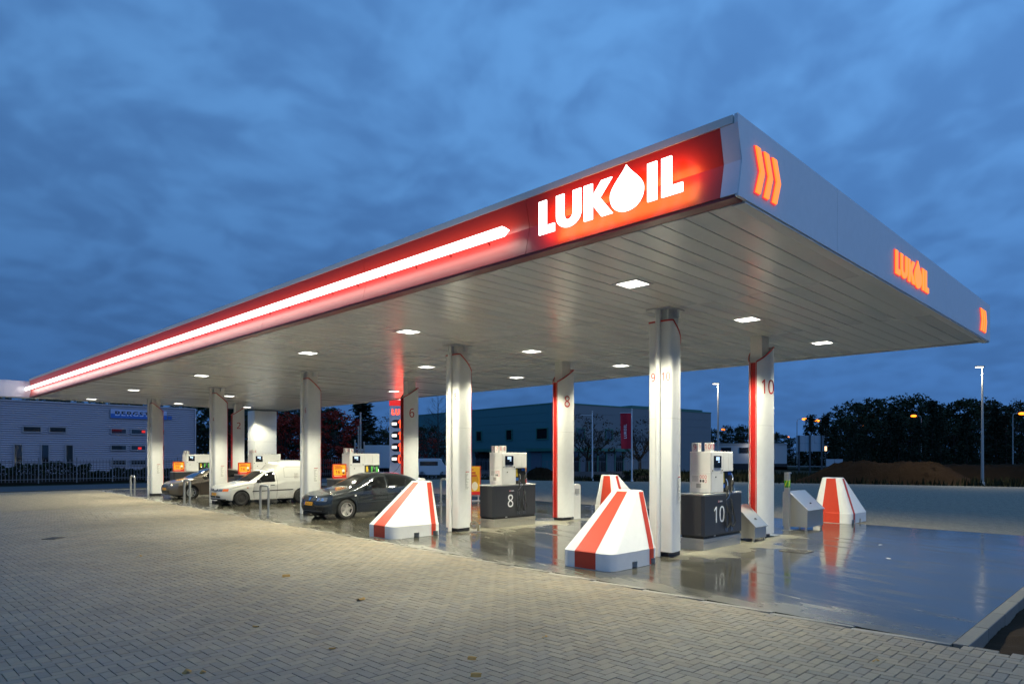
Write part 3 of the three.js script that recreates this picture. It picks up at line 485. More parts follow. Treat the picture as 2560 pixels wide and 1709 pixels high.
function pump(a, b, num, other, big, label) {
  const t = thing('fuel_pump', label, 'fuel pump', a, b, 0, 'fuel pumps on the islands');
  const L = big ? 2.45 : 1.75, u0 = big ? .62 : .37, door = u0 + (big ? .64 : .55), u1 = big ? 1.92 : 1.38, hw = .285, uw = .25;
  mesh('plinth', [bx(.03, L - .03, .004, .165, -.27, .27, .006), bx(.02, L - .02, .169, .245, -.28, .28, .006)], big ? M.concrete : (num === '10' ? M.steel : M.concrete), t);
  mesh('kick_plate', bx(.05, L - .05, .246, .312, -.26, .26), M.black, t);
  const lower = (() => { const c = .05; const s = poly([[c, -hw], [L - c, -hw], [L, -hw + c], [L, hw - c], [L - c, hw], [c, hw], [0, hw - c], [0, -hw + c]]); const g = extr(s, .84, { bevelEnabled: true, bevelSize: .008, bevelThickness: .008, bevelSegments: 2 }); g.rotateX(-Math.PI / 2); g.translate(0, .312, 0); return g; })();
  mesh('lower_cabinet', lower, M.darkGrey, t);
  mesh('cabinet_top', bx(.0, L, 1.162, 1.20, -hw, hw, .015), M.steel, t);
  const upper = new THREE.Group(); upper.name = 'upper_cabinet'; t.add(upper);
  mesh('housing', bx(u0, u1, 1.66, 2.10, -uw, uw, .008), M.cream, upper);
  mesh('column_housing', bx(u0, door, 1.205, 1.659, -uw, uw, .008), M.cream, upper);
  mesh('display_door', bx(u0 + .02, door - .004, 1.635, 2.085, uw + .001, uw + .012, .004), M.cream, upper);
  mesh('service_door', bx(u0 + .02, door - .004, 1.215, 1.628, uw + .001, uw + .012, .004), M.cream, upper);
  const mid = (door + u1) / 2; mesh('side_panel', bx(door + .004, mid - .003, 1.67, 2.085, uw + .001, uw + .010, .003), M.cream, upper); mesh('side_panel', bx(mid + .003, u1 - .01, 1.67, 2.085, uw + .001, uw + .010, .003), M.cream, upper);
  for (const [x, y] of [[u0 + .06, 1.69], [door - .07, 1.69], [u0 + .2, 1.55]]) { const k = cyl(.016, .016, 0, .012, 0, 0, 12); k.rotateX(Math.PI / 2); k.translate(x, y, uw + .012); mesh('lock', k, M.black, upper); }
  const dx0 = u0 + .12, disp = mesh('display', plate(.32, .26, .012).translate(dx0 + .16, 1.88, uw + .018), displayMat, upper, true);
  mesh('screen', bx(dx0 + .08, dx0 + .23, 1.91, 1.985, uw + .025, uw + .028), M.screenGlow, disp); mesh('screen', bx(dx0 + .17, dx0 + .23, 1.865, 1.89, uw + .025, uw + .028), M.screenGlow, disp);
  const st = plate(.40, .30, .003); st.rotateY(-Math.PI / 2); st.translate(u0 - .0025, 1.45, .0); mesh('stickers', st, hazardMat, upper, true);
  for (let k = 0; k < 6; k++) mesh('lid_bolt', bx(u0 + .15 + k * .15, u0 + .19 + k * .15, 2.10, 2.115, .17, .2), M.steel, upper);
  // number cubes on top
  for (const [z, s] of [[-.15, other], [.16, num]]) { const c = new THREE.Group(); c.name = 'number_cube'; c.position.set(u0 + .12, 2.10, z); t.add(c); mesh('cube', bx(-.075, .075, .002, .19, -.075, .075, .008), M.cream, c); const g1 = text(s, .075, sans, .002); g1.translate(0, .11, .076); mesh('number', g1, M.redPrint, c); const g2 = text(s, .075, sans, .002); g2.rotateY(-Math.PI / 2); g2.translate(-.076, .11, 0); mesh('number', g2, M.redPrint, c); }
  // lane number and mark on the lower cabinet
  const ng = text(num, .25, sans, .002); ng.translate(u0 + .30, .74, hw + .0095); mesh('lane_number', ng, M.whitePrint, t);
  mesh('logo', plate(.26, .052, .003).translate(u0 + .38, 1.02, hw + .0105), logoMat, t, true);
  mesh('rating_plate', bx(u0 + .12, u0 + .2, .27, .305, .262, .266), M.greyPrint, t);
  // hose bay
  mesh('hose_bay', bx(door + .004, u1 - .004, big ? 1.205 : .93, 1.656, -uw + .02, uw - .03), M.black, t);
  if (big) { for (const [k, m] of [[0, M.yellow], [1, M.green], [2, M.green]]) mesh('grade_label', bx(door + .09 + k * .21, door + .17 + k * .21, 1.40, 1.62, uw - .029, uw - .022), m, t); mesh('bay_panel', bx(door + .006, u1 - .006, 1.38, 1.655, uw - .0298, uw - .0292), M.darkGrey, t); }
  else { mesh('grade_label', bx(door + .04, door + .11, 1.42, 1.63, uw - .029, uw - .022), M.yellow, t); mesh('grade_label', bx(door + .28, door + .42, 1.58, 1.645, uw - .029, uw - .022), M.blue, t); mesh('grade_label', bx(door + .03, door + .14, 1.30, 1.38, uw - .029, uw - .022), M.blue, t); }
  const hx = big ? [door + .12, door + .34, door + .56] : [door + .12, door + .36];
  hx.forEach((x, k) => {
    nozzle(t, x, (big ? 1.25 : 1.22) + (k % 2) * .12, uw - .03, -.35, k % 2 ? M.blue : M.rubber);
    mesh('hose', tube([[x - .07, 1.0 + (k % 2) * .1, uw + .03], [x - .06, .78, hw + .06], [x + .0, .52, hw + .07], [x - .10, .44, hw + .055], [x - .13, .62, hw + .03], [x - .12, .95, uw]], .016, 40, 8), M.rubber, t);
    for (const o of [-.09, -.03]) mesh('guide_rail', cyl(.008, .008, .34, 1.0, x + o, hw + .018, 8), M.chrome, t);
  });
  return t;
}
const PUMPS = [['10', '9', false], ['8', '7', false], ['6', '5', true], ['4', '3', true], ['2', '1', true]];
ISLAND.forEach((a, i) => { const [n, o, bigP] = PUMPS[i]; pump(a + .02, bigP ? 12.83 : 13.04, n, o, bigP, ['white and dark grey fuel pump numbered 10 beside the sloping steel bins', 'white and dark grey fuel pump numbered 8 in front of the red framed poster', 'long white fuel pump standing behind the dark hatchback', 'long white fuel pump standing behind the white van', 'long white fuel pump standing behind the taupe car'][i]); });
// ---------------- promotion boards standing on the pumps, and an A-frame
const promoTex = canvasTex(256, 256, (c, w, h) => { c.fillStyle = '#d0261a'; c.fillRect(0, 0, w, h); c.fillStyle = '#f0b21c'; c.fillRect(14, 14, w - 28, h - 60); c.fillStyle = '#c02a18'; c.font = 'bold 26px sans-serif'; c.fillRect(30, 30, 120, 12); c.fillRect(44, 52, 140, 14); c.fillRect(30, 76, 150, 14); c.font = 'bold 84px sans-serif'; c.fillText('16', 46, 180); c.fillStyle = '#f4efe6'; c.beginPath(); c.ellipse(198, 128, 26, 34, 0, 0, 7); c.fill(); c.fillStyle = '#7b3a20'; c.fillRect(186, 150, 34, 40); c.fillStyle = '#ffe9c0'; c.fillRect(24, h - 34, 150, 10); });
const promoMat = S('promo_print', new THREE.Color(1, 1, 1), .5, { map: promoTex });
function promo(a, b, w, h, y, label, turn = 0) { const t = thing('promotion_board', label, 'board', a, b, y, 'promotion boards on the pumps', turn); mesh('print', plate(w - .03, h - .03, .006).translate(0, h / 2 + .02, .012), promoMat, t, true); mesh('frame', bx(-w / 2, w / 2, .02, h + .02, -.01, .008, .006), M.redPaint, t); mesh('foot', bx(-w / 2 + .02, w / 2 - .02, .001, .02, -.06, .06), M.redPaint, t); return t; }
for (const [i, n] of [[2, 'above the bonnet of the dark hatchback'], [3, 'above the bonnet of the white van'], [4, 'above the bonnet of the taupe car']]) promo(ISLAND[i] - .08, 13.13, .58, .5, 1.2, 'red and yellow promotion board on a pump, ' + n);
promo(13.95, 14.62, .2, .5, 1.2, 'narrow red and yellow promotion board at the end of pump 8', .2);
{
  const t = thing('a_frame_sign', 'red framed yellow A-frame poster standing on the slab behind pump 8', 'poster stand', 22.6, 20.2, .004, undefined, -.55);
  const pt = canvasTex(256, 384, (c, w, h) => { c.fillStyle = '#e5ae22'; c.fillRect(0, 0, w, h); c.fillStyle = '#c8901a'; c.beginPath(); c.ellipse(128, 190, 110, 120, 0, 0, 7); c.fill(); c.fillStyle = '#b9482a'; c.font = 'bold 34px sans-serif'; c.fillRect(20, 34, 150, 18); c.fillRect(50, 74, 150, 22); c.fillRect(24, 116, 190, 22); c.font = 'bold 110px sans-serif'; c.fillText('16', 10, 250); c.fillStyle = '#e9dcc4'; c.beginPath(); c.ellipse(190, 270, 40, 60, 0, 0, 7); c.fill(); c.fillStyle = '#d22'; c.fillRect(0, h - 40, w, 40); });
  mesh('poster', plate(.86, 1.24, .006).translate(0, .92, .012), S('poster_print', new THREE.Color(1, 1, 1), .4, { map: pt }), t, true);
  mesh('frame', [bx(-.48, .48, .28, 1.56, -.02, .008, .008)], M.redPaint, t); mesh('foot', [bx(-.4, -.34, .04, .28, -.02, .02), bx(.34, .40, .04, .28, -.02, .02), bx(-.45, .45, 0, .04, -.22, .22, .01)], M.galv, t);
}
// ================================================================= CRASH BARRIERS (white concrete with red stripes)
const barrier0 = (() => {
  const N = 16, ring = (x0, x1, hw, r, y) => { const p = []; const cs = [[x1 - r, hw - r, 0], [x0 + r, hw - r, 1], [x0 + r, -hw + r, 2], [x1 - r, -hw + r, 3]]; for (const [cx, cz, k] of cs) for (let i = 0; i <= N; i++) { const t = (k + i / N) * Math.PI / 2; p.push([cx + r * Math.cos(t), y, cz + r * Math.sin(t)]); } return p; };
  const rings = [ring(0, 1.50, .575, .20, .004), ring(0, 1.50, .575, .20, .30), ring(.012, 1.492, .566, .20, .315), ring(1.12, 1.46, .29, .10, 1.325), ring(1.13, 1.455, .28, .10, 1.348), ring(1.16, 1.43, .255, .09, 1.357)];
  const n = rings[0].length, p = [], ix = []; for (const r of rings) for (const v of r) p.push(...v);
  for (let k = 0; k + 1 < rings.length; k++) for (let i = 0; i < n; i++) { const a = k * n + i, b = k * n + (i + 1) % n; ix.push(a, a + n, b, b, a + n, b + n); }
  const c0 = p.length / 3; p.push(1.3, 1.358, 0); const l = (rings.length - 1) * n; for (let i = 0; i < n; i++) ix.push(l + i, c0, l + (i + 1) % n);
  const c1 = p.length / 3; p.push(.75, .004, 0); for (let i = 0; i < n; i++) ix.push((i + 1) % n, c1, i);
  let g = new THREE.BufferGeometry(); g.setAttribute('position', new THREE.Float32BufferAttribute(p, 3)); g.setIndex(ix); g.computeVertexNormals();
  g = g.toNonIndexed(); triUV(g);
  const ev = new Evaluator(); ev.useGroups = false; ev.attributes = ['position', 'normal', 'uv'];
  let br = new Brush(g); br.updateMatrixWorld();
  for (const x of [.62, 1.22]) { const h = new Brush(bx(x, x + .16, -.1, .115, -1, 1).toNonIndexed()); h.updateMatrixWorld(); br = ev.evaluate(br, h, SUBTRACTION); br.updateMatrixWorld(); }
  let body = br.geometry; body.deleteAttribute('normal'); body = mergeVertices(body.index ? body : body, 1e-4); body = body.toNonIndexed(); body.computeVertexNormals(); body = toCreasedNormals(body, .35);
  const t = thing('crash_barrier', '', 'barrier', 0, 0, .004, 'red striped concrete barriers at the island ends');
  mesh('body', body, M.whitePaint, t);
  const o = .0035, strip = (pts) => { const q = []; for (let i = 0; i + 1 < pts.length; i++) { const [A, B] = pts[i], [C, D] = pts[i + 1]; q.push(...A, ...B, ...D, ...A, ...D, ...C); } const s = new THREE.BufferGeometry(); s.setAttribute('position', new THREE.Float32BufferAttribute(q, 3)); s.computeVertexNormals(); return s; };
  mesh('stripe', strip([[[-o, .012, -.235], [-o, .012, .235]], [[-o, .302, -.235], [-o, .302, .235]], [[.012 - o, .318, -.23], [.012 - o, .318, .23]], [[1.12 - o, 1.33, -.115], [1.12 - o, 1.33, .115]]]), M.redPaint, t);
  mesh('stripe', strip([[[1.50 + o, .012, .26], [1.50 + o, .012, -.26]], [[1.50 + o, .302, .26], [1.50 + o, .302, -.26]], [[1.492 + o, .318, .26], [1.492 + o, .318, -.26]], [[1.46 + o, 1.33, .13], [1.46 + o, 1.33, -.13]]]), M.redPaint, t);
  for (const s of [1, -1]) { const z = .575 + o; const pts = [[[1.16, .118, z], [1.30, .118, z]], [[1.16, .302, z], [1.30, .302, z]], [[1.16, .318, z - .009], [1.30, .318, z - .009]], [[1.235, 1.33, .29 + o], [1.375, 1.33, .29 + o]]].map(r => r.map(([x, y, zz]) => [x, y, zz * s])); const low = [[[1.16, .012, z * s], [1.215, .012, z * s]], [[1.16, .118, z * s], [1.215, .118, z * s]]]; const f = (q) => s > 0 ? q : q.map(r => [r[1], r[0]]); mesh('stripe', [strip(f(pts)), strip(f(low))], M.redPaint, t); }
  return t;
})();
barrier0.position.set(9.50, .004, -7.58); barrier0.userData.label = 'red striped white concrete barrier in front of the pump numbered 10';
dup(barrier0, 14.05, 9.58, 'red striped white concrete barrier with a scuffed corner in front of pump 8', undefined, 0, .004);
dup(barrier0, 7.58, 22.72, 'red striped white concrete barrier behind the large steel bin', undefined, Math.PI, .004);
dup(barrier0, 14.05, 20.25, 'red striped white concrete barrier behind the column numbered 8', undefined, Math.PI, .004);
{ // scuff and chipped paint on the second barrier's front corner
  const t = scene.children.find(o => o.userData?.label?.includes('scuffed')); const tx = canvasTex(256, 256, (c, w, h) => { c.clearRect(0, 0, w, h); const r = rng(4); for (let i = 0; i < 260; i++) { const a = r() * 6.28, q = 40 + r() * 60; c.strokeStyle = `rgba(120,114,100,${.02 + r() * .06})`; c.lineWidth = 2 + r() * 9; c.beginPath(); c.arc(100, 100, q, a, a + .6); c.stroke(); } c.fillStyle = 'rgba(80,72,60,.55)'; c.beginPath(); c.ellipse(105, 60, 34, 10, -.3, 0, 7); c.fill(); for (let i = 0; i < 120; i++) { c.strokeStyle = `rgba(120,112,88,${.05 + r() * .14})`; c.beginPath(); c.moveTo(190 + r() * 30, 90 + r() * 20); c.lineTo(170 + r() * 50, 250); c.stroke(); } });
  const g = grid(10, 6, (u, v) => { const ang = Math.PI + (0.10 + .9 * u) * -Math.PI / 2 * 1; const th = Math.PI * (1 - .5 * u); return [.20 + .204 * Math.cos(th), .02 + .27 * v, .375 + .204 * Math.sin(th)]; });
  mesh('scuff', g, P('scuff_mark', new THREE.Color(1, 1, 1), .8, { map: tx, transparent: true, alphaTest: .02, polygonOffset: true, polygonOffsetFactor: -2 }), t, true);
}
// ================================================================= HOOPS, BINS, POST
function hoop(a, b, label, turn = 0) {
  const t = thing('hoop_barrier', label, 'bollard', a, b, .004, 'galvanised hoop barriers at the islands', turn), w = .30, h = 1.0, r = .09, p = [];
  p.push([0, .006, -w], [0, .3, -w], [0, .6, -w], [0, h - r, -w]); for (let k = 1; k < 5; k++) { const q = k / 5 * Math.PI / 2; p.push([0, h - r + r * Math.sin(q), -w + r * (1 - Math.cos(q))]); } p.push([0, h, -w + r], [0, h, 0], [0, h, w - r]); for (let k = 1; k < 5; k++) { const q = k / 5 * Math.PI / 2; p.push([0, h - r + r * Math.cos(q), w - r + r * Math.sin(q)]); } p.push([0, h - r, w], [0, .6, w], [0, .3, w], [0, .006, w]);
  mesh('hoop', tube(p, .042, 90, 12), M.galv, t); for (const z of [-w, w]) mesh('base_collar', cyl(.075, .075, 0, .014, 0, z), M.galv, t);
}
hoop(22.2, 10.52, 'galvanised hoop barrier before the door of the white van');
hoop(29.4, 10.6, 'galvanised hoop barrier before the front wheel of the taupe car');
hoop(37.5, 10.9, 'galvanised hoop barrier past the nose of the taupe car');
hoop(22.8, 18.95, 'galvanised hoop barrier at the back of the slab near the poster stand');
function steelBin(a, b, w, depth, hf, hb, label) { // low edge toward -a (z+), sloping lid
  const t = thing('steel_bin', label, 'steel bin', a, b, .004, 'stainless bins between the rear columns');
  const s = poly([[0, .09], [depth, .09], [depth, hf], [depth * .22, hb], [0, hb]]); const g = extr(s, w - .02, { bevelEnabled: true, bevelSize: .006, bevelThickness: .006, bevelSegments: 2 }); g.rotateY(-Math.PI / 2); g.translate(w - .008, 0, 0); mesh('body', g, M.steel, t);
  const lid = new THREE.Group(); lid.name = 'lid'; t.add(lid); const ang = Math.atan2(hb - hf, depth * .78), len = Math.hypot(hb - hf, depth * .78) + .05; const lg = bx(-.012, w + .012, .0, .022, 0, len, .006); lg.rotateX(ang); lg.translate(0, hb + .006, depth * .22); mesh('lid_panel', lg, M.steel, lid);
  const k = new THREE.TorusGeometry(.035, .011, 8, 18, Math.PI); k.rotateX(-Math.PI / 2 + ang); k.translate(w / 2, hf + (hb - hf) * .22 + .045, depth * .83); mesh('handle', k, M.darkMetal, lid);
  for (const [x, z] of [[.02, .02], [w - .06, .02], [.02, depth - .06], [w - .06, depth - .06]]) mesh('leg', bx(x, x + .04, 0, .084, z, z + .04), M.steel, t);
  for (const y of [hb - .3]) mesh('hinge', [bx(-.02, -.008, y, y + .12, .05, .09)], M.chrome, t);
}
steelBin(7.13 + .62, 15.2, .62, .62, .36, .82, 'smaller stainless steel bin with a sloping lid beside the pump numbered 10');
steelBin(7.22 + .66, 18.52, 1.12, .66, .55, 1.02, 'large stainless steel bin with a sloping lid next to a steel post');
{
  const t = thing('steel_post', 'square stainless post with a green and yellow sticker beside the large bin', 'post', 7.66, 18.30, .004);
  mesh('shaft', bx(-.06, .06, .012, 1.52, -.06, .06, .008), M.steel, t); mesh('cap', bx(-.062, .14, 1.522, 1.56, -.064, .064, .008), M.steel, t); mesh('base_plate', bx(-.11, .11, 0, .012, -.11, .11), M.steel, t);
  const tx = canvasTex(128, 128, (c, w, h) => { c.fillStyle = '#3f9a26'; c.fillRect(0, 0, w, h); c.fillStyle = '#cfd42a'; c.beginPath(); c.moveTo(0, 100); c.lineTo(70, 0); c.lineTo(110, 0); c.lineTo(20, 128); c.lineTo(0, 128); c.fill(); c.fillStyle = '#1c5c1a'; c.fillRect(10, 104, 108, 18); c.fillStyle = '#2a7f20'; c.fillRect(84, 40, 30, 40); });
  mesh('sticker', MG([plate(.11, .19, .002).translate(0, 1.25, .0615), plate(.11, .19, .002).rotateY(-Math.PI / 2).translate(-.0615, 1.25, 0)]), S('sticker_print', new THREE.Color(1, 1, 1), .45, { map: tx }), t, true);
}
// ================================================================= CARS
const curve = (pts) => (x) => { if (x <= pts[0][0]) return pts[0][1]; for (let i = 1; i < pts.length; i++) if (x <= pts[i][0]) { const [x0, y0] = pts[i - 1], [x1, y1] = pts[i]; const m = (k) => { const A = pts[Math.max(0, k - 1)], B = pts[Math.min(pts.length - 1, k + 1)]; return (B[1] - A[1]) / Math.max(1e-6, B[0] - A[0]); }; const h = x1 - x0, t = (x - x0) / h, s = (y1 - y0) / h; let m0 = m(i - 1), m1 = m(i); if (Math.sign(m0) !== Math.sign(s) || !s) m0 = 0; if (Math.sign(m1) !== Math.sign(s) || !s) m1 = 0; m0 = clamp(m0, -3 * Math.abs(s), 3 * Math.abs(s)); m1 = clamp(m1, -3 * Math.abs(s), 3 * Math.abs(s)); const t2 = t * t, t3 = t2 * t; return (2 * t3 - 3 * t2 + 1) * y0 + (t3 - 2 * t2 + t) * h * m0 + (-2 * t3 + 3 * t2) * y1 + (t3 - t2) * h * m1; } return pts[pts.length - 1][1]; };
class CarBody {
  constructor(o) { Object.assign(this, o); this.top = curve(o.top); this.belt = curve(o.belt); this.tumf = curve(o.tum); }
  hw(x) { const W = this.W / 2; let k = 1; if (x < .34) k = Math.pow(clamp((x + .012) / .352, .002, 1), .22); const e = this.L - x; if (e < .26) k = Math.min(k, Math.pow(clamp((e + .02) / .28, .01, 1), .18)); return W * k * (1 - .03 * Math.pow((x - this.L * .52) / (this.L * .5), 2)); }
  nose(x, y) { const w = 1 - smooth(0, .55, x); const e = 1 - smooth(0, .4, this.L - x); const bump = Math.exp(-Math.pow((y - .46) / .20, 2)); return w * (.075 - .075 * bump + .05 * smooth(.55, .85, y)) - e * (.05 - .05 * bump); }
  bottom(x) { let b = this.sill + .05 * (1 - smooth(0, .35, x)) + .06 * (1 - smooth(0, .35, this.L - x)); for (const w of this.wheels) { const d = Math.abs(x - w); if (d < this.arch) b = Math.max(b, Math.sqrt(this.arch * this.arch - d * d) + this.r); } return b; }
  section(x, n1 = 14, n2 = 26) { // from the sill up the side and over to the centreline: [z, y]
    const W = this.hw(x), yb = this.bottom(x), yB = Math.max(this.belt(x), yb + .02), yT = Math.max(this.top(x), yB + .01), pts = [], tum = this.tumf(x);
    const zs = y => { const t = clamp((y - this.sill) / (yB - this.sill), 0, 1); const crease = .010 * Math.exp(-Math.pow((t - .80) / .07, 2)); return W * (1 - .055 * Math.pow(1 - t, 2.2) - .035 * Math.pow(t, 3)) + crease; };
    for (let i = 0; i <= n1; i++) { const y = lerp(yb, yB, i / n1); pts.push([zs(y), y]); }
    const zB = pts[n1][0], ex = this.round || .42; for (let i = 1; i <= n2; i++) { const f = i / n2 * Math.PI / 2, v = Math.pow(Math.sin(f), ex + .25), c = Math.pow(Math.max(0, Math.cos(f)), ex); pts.push([zB * c * (1 - tum * v), lerp(yB, yT, v)]); }
    return pts;
  }
  zAt(x, y) { const s = this.section(x, 20, 40); for (let i = 1; i < s.length; i++) if (s[i][1] >= y) { const t = (y - s[i - 1][1]) / Math.max(1e-6, s[i][1] - s[i - 1][1]); return lerp(s[i - 1][0], s[i][0], clamp(t, 0, 1)); } return 0; }
  yAt(x, z) { const s = this.section(x, 20, 60); z = Math.abs(z); for (let i = s.length - 1; i > 20; i--) if (s[i - 1][0] >= z) { const t = (z - s[i][0]) / Math.max(1e-6, s[i - 1][0] - s[i][0]); return lerp(s[i][1], s[i - 1][1], clamp(t, 0, 1)); } return s[20][1]; }
  shell() {
    const N = 170, xs = []; for (let i = 0; i <= N; i++) { const t = i / N; xs.push(this.L * (t + .06 * -Math.sin(2 * Math.PI * t) / 1.2)); }
    for (const w of this.wheels) for (const s of [-1, 1]) for (const k of [.9999, .99, .96, .9]) xs.push(w + s * this.arch * k); xs.push(.012, .03, .06, this.L - .02, this.L - .05); xs.sort((a, b) => a - b);
    const p = [], n1 = 14, n2 = 26, m = n1 + n2 + 1, R = 2 * m - 1;
    for (const x of xs) { const s = this.section(x, n1, n2); const full = [...s, ...s.slice(0, -1).reverse().map(([z, y]) => [-z, y])]; for (const [z, y] of full) p.push(x + this.nose(x, y), y, z); }
    const ix = []; for (let i = 0; i + 1 < xs.length; i++) for (let j = 0; j + 1 < R; j++) { const a = i * R + j, b = a + R; ix.push(a, a + 1, b, b, a + 1, b + 1); }
    for (const [i, f] of [[0, 0], [xs.length - 1, 1]]) { const c = p.length / 3; let sy = 0; for (let j = 0; j < R; j++) sy += p[(i * R + j) * 3 + 1]; p.push(p[i * R * 3] - (f ? -.0 : .0), sy / R, 0); for (let j = 0; j + 1 < R; j++) f ? ix.push(i * R + j, i * R + j + 1, c) : ix.push(i * R + j + 1, i * R + j, c); f ? ix.push(i * R + R - 1, i * R, c) : ix.push(i * R, i * R + R - 1, c); }
    const g = new THREE.BufferGeometry(); g.setAttribute('position', new THREE.Float32BufferAttribute(p, 3)); g.setIndex(ix); g.computeVertexNormals(); return toCreasedNormals(g, .7);
  }
  side(x0, x1, lo, hi, off = .005, s = 1, nx = 30, ny = 8) { // pane or strip lying on the side between two curves of x
    const fl = curve(lo), fh = curve(hi); return grid(nx, ny, (u, v) => { const x = lerp(x0, x1, u), y = lerp(fl(x), fh(x), v); return [x + this.nose(x, y), y, s * (this.zAt(x, y) + off)]; });
  }
  over(x0, x1, zf, off = .005, nx = 24, nz = 20) { // sheet lying on top: x range, half width as a function of x
    return grid(nx, nz, (u, v) => { const x = lerp(x0, x1, u), z = (v - .5) * 2 * zf(x), y = this.yAt(x, z); const e = .01, sl = (this.top(x + e) - this.top(x - e)) / (2 * e), l = Math.hypot(1, sl); return [x + this.nose(x, y) - off * sl / l, y + off / l, z]; });
  }
  front(z0, z1, y0, y1, off = .006, nz = 14, ny = 4, rear = false) { // patch on the nose
    return grid(nz, ny, (u, v) => { const z = lerp(z0, z1, u), y = lerp(y0, y1, v); let lo = 0, hi = this.L * .4; for (let k = 0; k < 26; k++) { const x = (lo + hi) / 2, q = rear ? this.L - x : x; const inside = this.hw(q) * .985 > Math.abs(z) && this.yAt(q, Math.abs(z)) > y; if (inside) hi = x; else lo = x; } const x = rear ? this.L - hi : hi; const o = off * (1 + Math.abs(z) * .6); return [x + this.nose(x, y) + (rear ? o : -o), y, z]; });
  }
}
const flipDS = new Map(); const ds = (m) => { if (!flipDS.has(m)) { const c = m.clone(); c.side = THREE.DoubleSide; flipDS.set(m, c); } return flipDS.get(m); };
function wheelGeo(r, w) { const p = []; const P2 = (x, y) => p.push(new THREE.Vector2(x, y)); const h = w / 2; P2(r * .66, -h * .92); P2(r * .74, -h); P2(r * .9, -h * .98); P2(r * .975, -h * .84); P2(r, -h * .6); P2(r, h * .6); P2(r * .975, h * .84); P2(r * .9, h * .98); P2(r * .74, h); P2(r * .66, h * .92); const g = new THREE.LatheGeometry(p, 40); g.rotateX(Math.PI / 2); return g; }
function wheel(parent, x, r, z, style, rimMat) {
  const s = Math.sign(z), w = new THREE.Group(); w.name = 'wheel'; w.position.set(x, r, z); parent.add(w);
  mesh('tyre', wheelGeo(r, .2), M.rubber, w);
  const f = .072 * s, R = r * .67; const disc = new THREE.CylinderGeometry(R, R, .06, 36); disc.scale(.8, 1, .8); disc.rotateX(Math.PI / 2); disc.translate(0, 0, f - .09 * s); mesh('brake_disc', disc, M.galv, w);
  const lip = new THREE.TorusGeometry(R * .97, .014, 8, 40); lip.translate(0, 0, f + .012 * s); const parts = [lip];
  const hub = new THREE.CylinderGeometry(R * .17, R * .2, .04, 20); hub.rotateX(Math.PI / 2 * s); hub.translate(0, 0, f); parts.push(hub);
  if (style === 'steel') { const d = new THREE.LatheGeometry([[R * .15, .02], [R * .45, .0], [R * .62, .018], [R * .8, -.012], [R * .97, .01]].map(q => new THREE.Vector2(...q)), 36); d.rotateX(Math.PI / 2 * s); d.translate(0, 0, f - .004 * s); parts.push(d); }
  else { const n = style === 'twin' ? 5 : 7; for (let k = 0; k < n; k++) for (const o of style === 'twin' ? [-.16, .16] : [0]) { const sp = bx(R * .12, R * .98, -.016, .016, -.013, .013, .006); if (style === 'twin') sp.scale(1, .85, 1); sp.rotateZ(o * .35); sp.translate(0, o * R * .42, 0); sp.rotateZ(k / n * Math.PI * 2 + .3); sp.translate(0, 0, f); parts.push(sp); } }
  mesh('rim', parts, rimMat, w);
  if (style === 'steel') for (let k = 0; k < 12; k++) { const h = new THREE.CylinderGeometry(.014, .014, .01, 8); h.rotateX(Math.PI / 2); const t = k / 12 * 6.283; h.translate(Math.cos(t) * R * .70, Math.sin(t) * R * .70, f + .016 * s); mesh('vent_hole', h, M.black, w); }
}
function plateTex(s) { return canvasTex(256, 56, (c, w, h) => { c.fillStyle = '#e8a50c'; c.fillRect(0, 0, w, h); c.fillStyle = '#1c3a9c'; c.fillRect(0, 0, 26, h); c.fillStyle = '#0c0a06'; c.font = 'bold 46px sans-serif'; c.fillText(s, 36, 44); c.strokeStyle = '#0c0a06'; c.lineWidth = 3; c.strokeRect(1, 1, w - 2, h - 2); }); }
